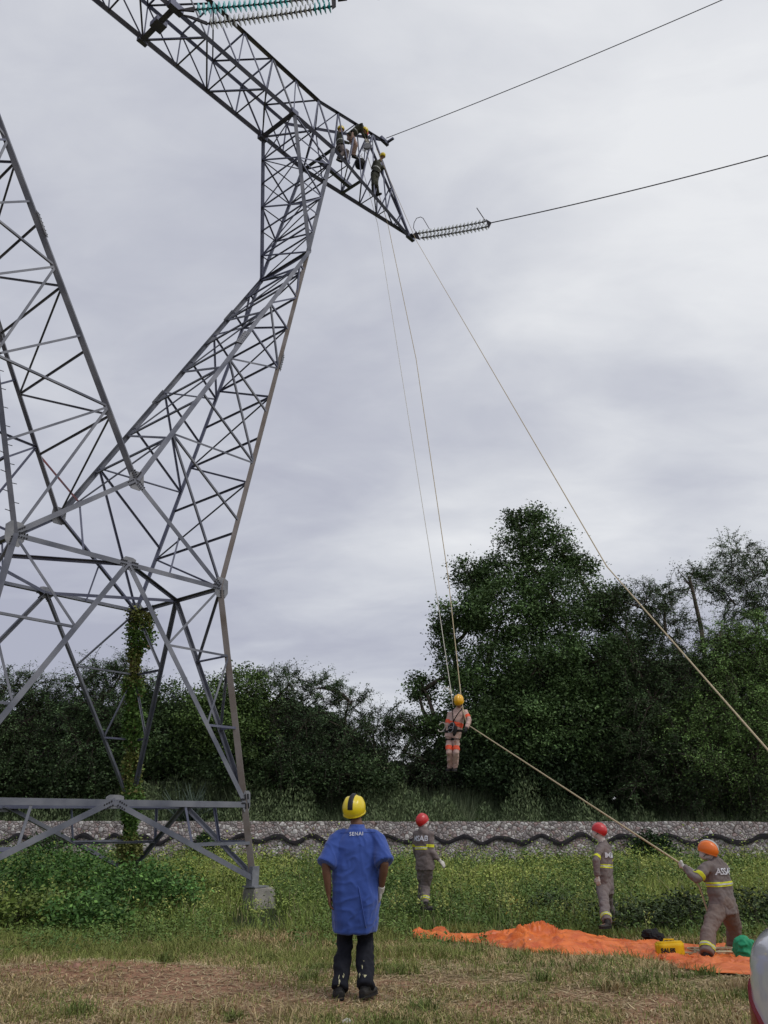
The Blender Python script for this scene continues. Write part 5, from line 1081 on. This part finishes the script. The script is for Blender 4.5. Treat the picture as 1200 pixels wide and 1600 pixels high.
def ybag():
    a,b=gp(1027,1502),gp(1071,1504); o=(a+b)/2; o.z+=.055; w_=(b-a).length; h=max(.2,at(1027,1479,a.y).z-a.z-.03); root=empty('tool_case',o,'flat yellow plastic tool case with small black lettering standing on the tarpaulin','case')
    bm=bmesh.new(); box(bm,(0,0,h/2),w_,.13,h); bmesh.ops.bevel(bm,geom=bm.edges,offset=.018,segments=2,affect='EDGES'); bmesh.ops.subdivide_edges(bm,edges=bm.edges,cuts=3,use_grid_fill=True)
    for v in bm.verts: v.co.z+=.006*math.sin(v.co.x*11)*(v.co.z/h)
    bd=bobj('case_body',bm,'bag_yellow',root,True)
    cu=bpy.data.curves.new('t','FONT'); cu.body='SALES'; cu.size=.078; cu.align_x='CENTER'; cu.extrude=.002; cu.offset=.004; to=bpy.data.objects.new('t',cu); COL.objects.link(to); dg=bpy.context.evaluated_depsgraph_get(); me=bpy.data.meshes.new_from_object(to.evaluated_get(dg)); bpy.data.objects.remove(to)
    me.materials.clear(); t=link('lettering',me,'black_plastic',bd); t.location=(-.12*w_,-.071,h*.34); t.rotation_euler=(R(90),0,0)
    bm=bmesh.new(); tube(bm,[(-.08,0,h-.01),(-.07,0,h+.025),(.07,0,h+.025),(.08,0,h-.01)],.01,6); bobj('handle',bm,'bag_yellow',root)
ybag()
def soft(name,label,cat,px,py,sz,m,seed,dz=.02,rot=0,dk=.22,cr=0):
    r=np.random.default_rng(seed); p=gp(px,py); p.z+=dz; bm=bmesh.new()
    for k in range(5): ell(bm,(r.normal()*sz[0]*.25,r.normal()*sz[1]*.2,sz[2]*.45+abs(r.normal())*sz[2]*.12),((sz[0]*.42,0,0),(0,sz[1]*.42,0),(0,0,sz[2]*.48)))
    me=remesh(bm,max(.010,min(sz)*.05),2,min(sz)*dk,min(sz)*.3)
    if cr: creases(me,cr,seed)
    o=link(name,me,m); o.location=p; o.rotation_euler=(0,0,rot); return tag(o,label,cat)
soft('canvas_bag','crumpled green canvas bag on the tarpaulin beside the car','bag',1172,1509,(.28,.26,.30),'bag_green',9,.01,dk=.1,cr=.035)
soft('gear_bundle','small dark bundle of gear on the tarpaulin left of the yellow case','bundle',1020,1477,(.30,.2,.16),'webbing',4,.05,dk=.6)
soft('plastic_bag','small whitish plastic bag on the crumpled heap of the tarpaulin','plastic bag',822,1484,(.13,.10,.08),'plastic_white',5,.05,cr=.01)
bm=bmesh.new(); pts=[]; c0=on(1118,1499,.09)
for k in range(150):
    a=k*.33; q=.30+.12*math.sin(k*.21)+random.uniform(-.02,.02); pts.append(Vector((q*math.cos(a)*1.3+.05*math.sin(k*.07),q*math.sin(a)*.75,.02*math.sin(k*.5)+k*.0002)))
tube(bm,pts,.010,6); o=bobj('rope_pile',bm,'rope',None,True); o.location=c0; tag(o,'loose coils of tan rope lying on the tarpaulin between the boots of the rope puller','rope')
def stone(label,px,py,sz,seed,m):
    bm=bmesh.new(); bmesh.ops.create_icosphere(bm,subdivisions=3,radius=1); r=random.Random(seed); k=[Vector((r.uniform(-1,1),r.uniform(-1,1),r.uniform(-1,1))).normalized() for _ in range(9)]
    for v in bm.verts:
        for q in k: v.co-=q*max(0,v.co.dot(q)-.72)*.8
        v.co=Vector((v.co.x*sz,v.co.y*sz*.8,v.co.z*sz*.6))
    o=bobj('stone',bm,m); p=gp(px,py); o.location=p+Vector((0,0,sz*.25)); return tag(o,label,'stone')
pale=m_('pale_stone',(.5,.47,.42),(.62,.6,.56),rough=.9,scale=20); redst=m_('red_stone',(.25,.13,.09),(.35,.2,.15),rough=.9,scale=20)
stone('pale stone at the bottom edge in front of the man in the blue coat',542,1599,.045,3,pale)
stone('small reddish stone in front of the blue coated man, beside a pale stone',560,1590,.035,4,redst)
stone('reddish clod of earth on the bare patch left of the blue coated man',215,1500,.06,5,redst); stone('little brown clod at the left edge of the bare patch',120,1512,.05,6,redst)
bm=bmesh.new(); limb(bm,(-.14,0,.02),(.16,.05,.03),.006,.003,np.random.default_rng(2),.06,5); o=bobj('stick',bm,'stick'); o.location=gp(620,1548); tag(o,'thin curved dry stick on the ground right of the blue coated man','stick')
# ------------------------------------------------------------------ car, mostly out of frame at the right
def build_car():
    root=empty('parked_car',(1.405,2.65,ghf(2.5,3.75)),'white car with dark red tail light, cut off by the right edge','car'); root.rotation_euler=(0,0,R(2)); root.scale=(1.18,)*3
    Wd=.86; paint=m_('car_paint',(.62,.62,.64),(.64,.64,.66),rough=.18,spec=.5,coat=1)
    glass=m_('car_glass',(.01,.012,.014),rough=.05,spec=.8); blk='black_plastic'; lamp=m_('lamp_red',(.20,.004,.012),rough=.22,spec=.35); lampd=m_('lamp_dark',(.035,.006,.012),rough=.06,spec=.8,coat=1)
    # lower body: sections along x (0 = rear)
    def section(x,w,zb,zt,bulge=.05):
        return [(x,-w*.93,zb),(x,-w,zb+.18),(x,-w-bulge*.3,(zb+zt)/2),(x,-w*.985,zt-.10),(x,-w*.93,zt),(x,0,zt+.015),(x,w*.93,zt),(x,w*.985,zt-.10),(x,w+bulge*.3,(zb+zt)/2),(x,w,zb+.18),(x,w*.93,zb)]
    secs=[(0.0,.70,.42,.86),(.03,.80,.34,.93),(.10,.85,.29,.985),(.30,.87,.25,1.01),(.6,.87,.24,1.02),(1.2,.87,.22,1.0),(2.2,.87,.22,.97),(3.0,.86,.22,.95),(3.6,.83,.24,.86),(4.0,.74,.28,.72),(4.15,.62,.34,.60)]
    bm=bmesh.new(); P=[[bm.verts.new(c) for c in section(*q)] for q in secs]
    for a,b in zip(P,P[1:]):
        for k in range(10): bm.faces.new((a[k],a[k+1],b[k+1],b[k]))
        bm.faces.new((a[10],a[0],b[0],b[10]))
    bm.faces.new(P[0]); bm.faces.new(P[-1][::-1]); bmesh.ops.recalc_face_normals(bm,faces=bm.faces)
    o=bobj('body',bm,paint,root,True); m=o.modifiers.new('s','SUBSURF'); m.levels=m.render_levels=2
    dg=bpy.context.evaluated_depsgraph_get(); ev=o.evaluated_get(dg).to_mesh(); bodyt=BVHTree.FromPolygons([v.co.copy() for v in ev.vertices],[tuple(p.vertices) for p in ev.polygons])
    # cabin
    cab=[(.30,.72,.96,1.0),(.45,.70,.98,1.16),(.75,.68,.98,1.40),(1.1,.66,.98,1.50),(1.7,.66,.98,1.50),(2.3,.67,.96,1.40),(2.95,.72,.94,.99)]
    bm=bmesh.new(); P=[[bm.verts.new(c) for c in((x,-w-.08,zb),(x,-w-.04,(zb+zt)/2),(x,-w+.05,zt-.04),(x,-w+.16,zt),(x,0,zt+.02),(x,w-.16,zt),(x,w-.05,zt-.04),(x,w+.04,(zb+zt)/2),(x,w+.08,zb))] for x,w,zb,zt in cab]
    for a,b in zip(P,P[1:]):
        for k in range(8): bm.faces.new((a[k],a[k+1],b[k+1],b[k]))
    bm.faces.new(P[0]); bm.faces.new(P[-1][::-1]); bmesh.ops.recalc_face_normals(bm,faces=bm.faces); o=bobj('cabin',bm,paint,root,True); m=o.modifiers.new('s','SUBSURF'); m.levels=m.render_levels=2
    for sd in(-1,1):
        for x0,x1 in((.55,1.35),(1.42,2.45)):
            bm=bmesh.new(); q=[(x0,sd*.775,1.02),(x1,sd*.775,1.02),(x1-.25*(x1>2),sd*.69,1.38),(x0+.12,sd*.69,1.38)]; A=[bm.verts.new(c) for c in q]; B=[bm.verts.new((c[0],c[1]-sd*.012,c[2])) for c in q]; bm.faces.new(A); bm.faces.new(B[::-1]); 
            for k in range(4): bm.faces.new((A[k],B[k],B[(k+1)%4],A[(k+1)%4]))
            bmesh.ops.recalc_face_normals(bm,faces=bm.faces); bobj('side_window',bm,glass,root)
        bm=bmesh.new(); 
        for x,dy in((-.012,.0),(.0,.0)): pass
        # wrap-round tail light: red shell and dark inner part
        L_=[[(-.01,.84,.85),(.01,.85,.855),(.05,.86,.86),(.10,.87,.865)],[(-.02,.77,.80),(.0,.83,.80),(.05,.86,.80),(.16,.88,.81)],[(-.03,.66,.74),(-.01,.76,.73),(.04,.86,.72),(.20,.89,.72)],[(-.03,.52,.64),(-.01,.68,.62),(.05,.86,.60),(.26,.88,.58)],[(-.02,.48,.52),(-.01,.66,.50),(.05,.86,.48),(.24,.87,.46)]]
        V_=[[bm.verts.new((x,sd*y,z-.065)) for x,y,z in row] for row in L_]
        for a,b in zip(V_,V_[1:]):
            for k in range(3): bm.faces.new((a[k],a[k+1],b[k+1],b[k]))
        bmesh.ops.subdivide_edges(bm,edges=bm.edges[:],cuts=3,use_grid_fill=True,smooth=.6)
        for v in bm.verts:
            hh=bodyt.find_nearest(v.co)
            if hh[0]: v.co=hh[0]+hh[1]*.010
        ed_=[e for e in bm.edges if e.is_boundary]; rr_=bmesh.ops.extrude_edge_only(bm,edges=ed_)
        for v in [x for x in rr_['geom'] if isinstance(x,bmesh.types.BMVert)]:
            hh=bodyt.find_nearest(v.co); v.co=hh[0]-hh[1]*.01
        bmesh.ops.recalc_face_normals(bm,faces=bm.faces); t=bobj('tail_light',bm,lamp,root,True)
        for x in(.78,3.3):
            wr=empty('wheel',(x,sd*.80,.30)); wr.parent=root; bm=bmesh.new(); tube(bm,[(0,-.10,0),(0,-.085,0),(0,.085,0),(0,.10,0)],[.27,.31,.31,.27],28); bobj('tyre',bm,blk,wr,True); bm=bmesh.new(); tube(bm,[(0,-.105,0),(0,.105,0)],.19,24); bobj('rim',bm,'plate',wr)
    bm=bmesh.new(); box(bm,(-.02,0,.42),.10,1.25,.16); bmesh.ops.bevel(bm,geom=bm.edges,offset=.03,segments=3,affect='EDGES'); bobj('rear_bumper',bm,blk,root,True)
    bm=bmesh.new(); q=[(.09,-.62,1.06),(.09,.62,1.06),(.30,.55,1.38),(.30,-.55,1.38)]; A=[bm.verts.new(c) for c in q]; bm.faces.new(A); bmesh.ops.solidify(bm,geom=bm.faces[:],thickness=.02); bobj('rear_window',bm,glass,root)
build_car()
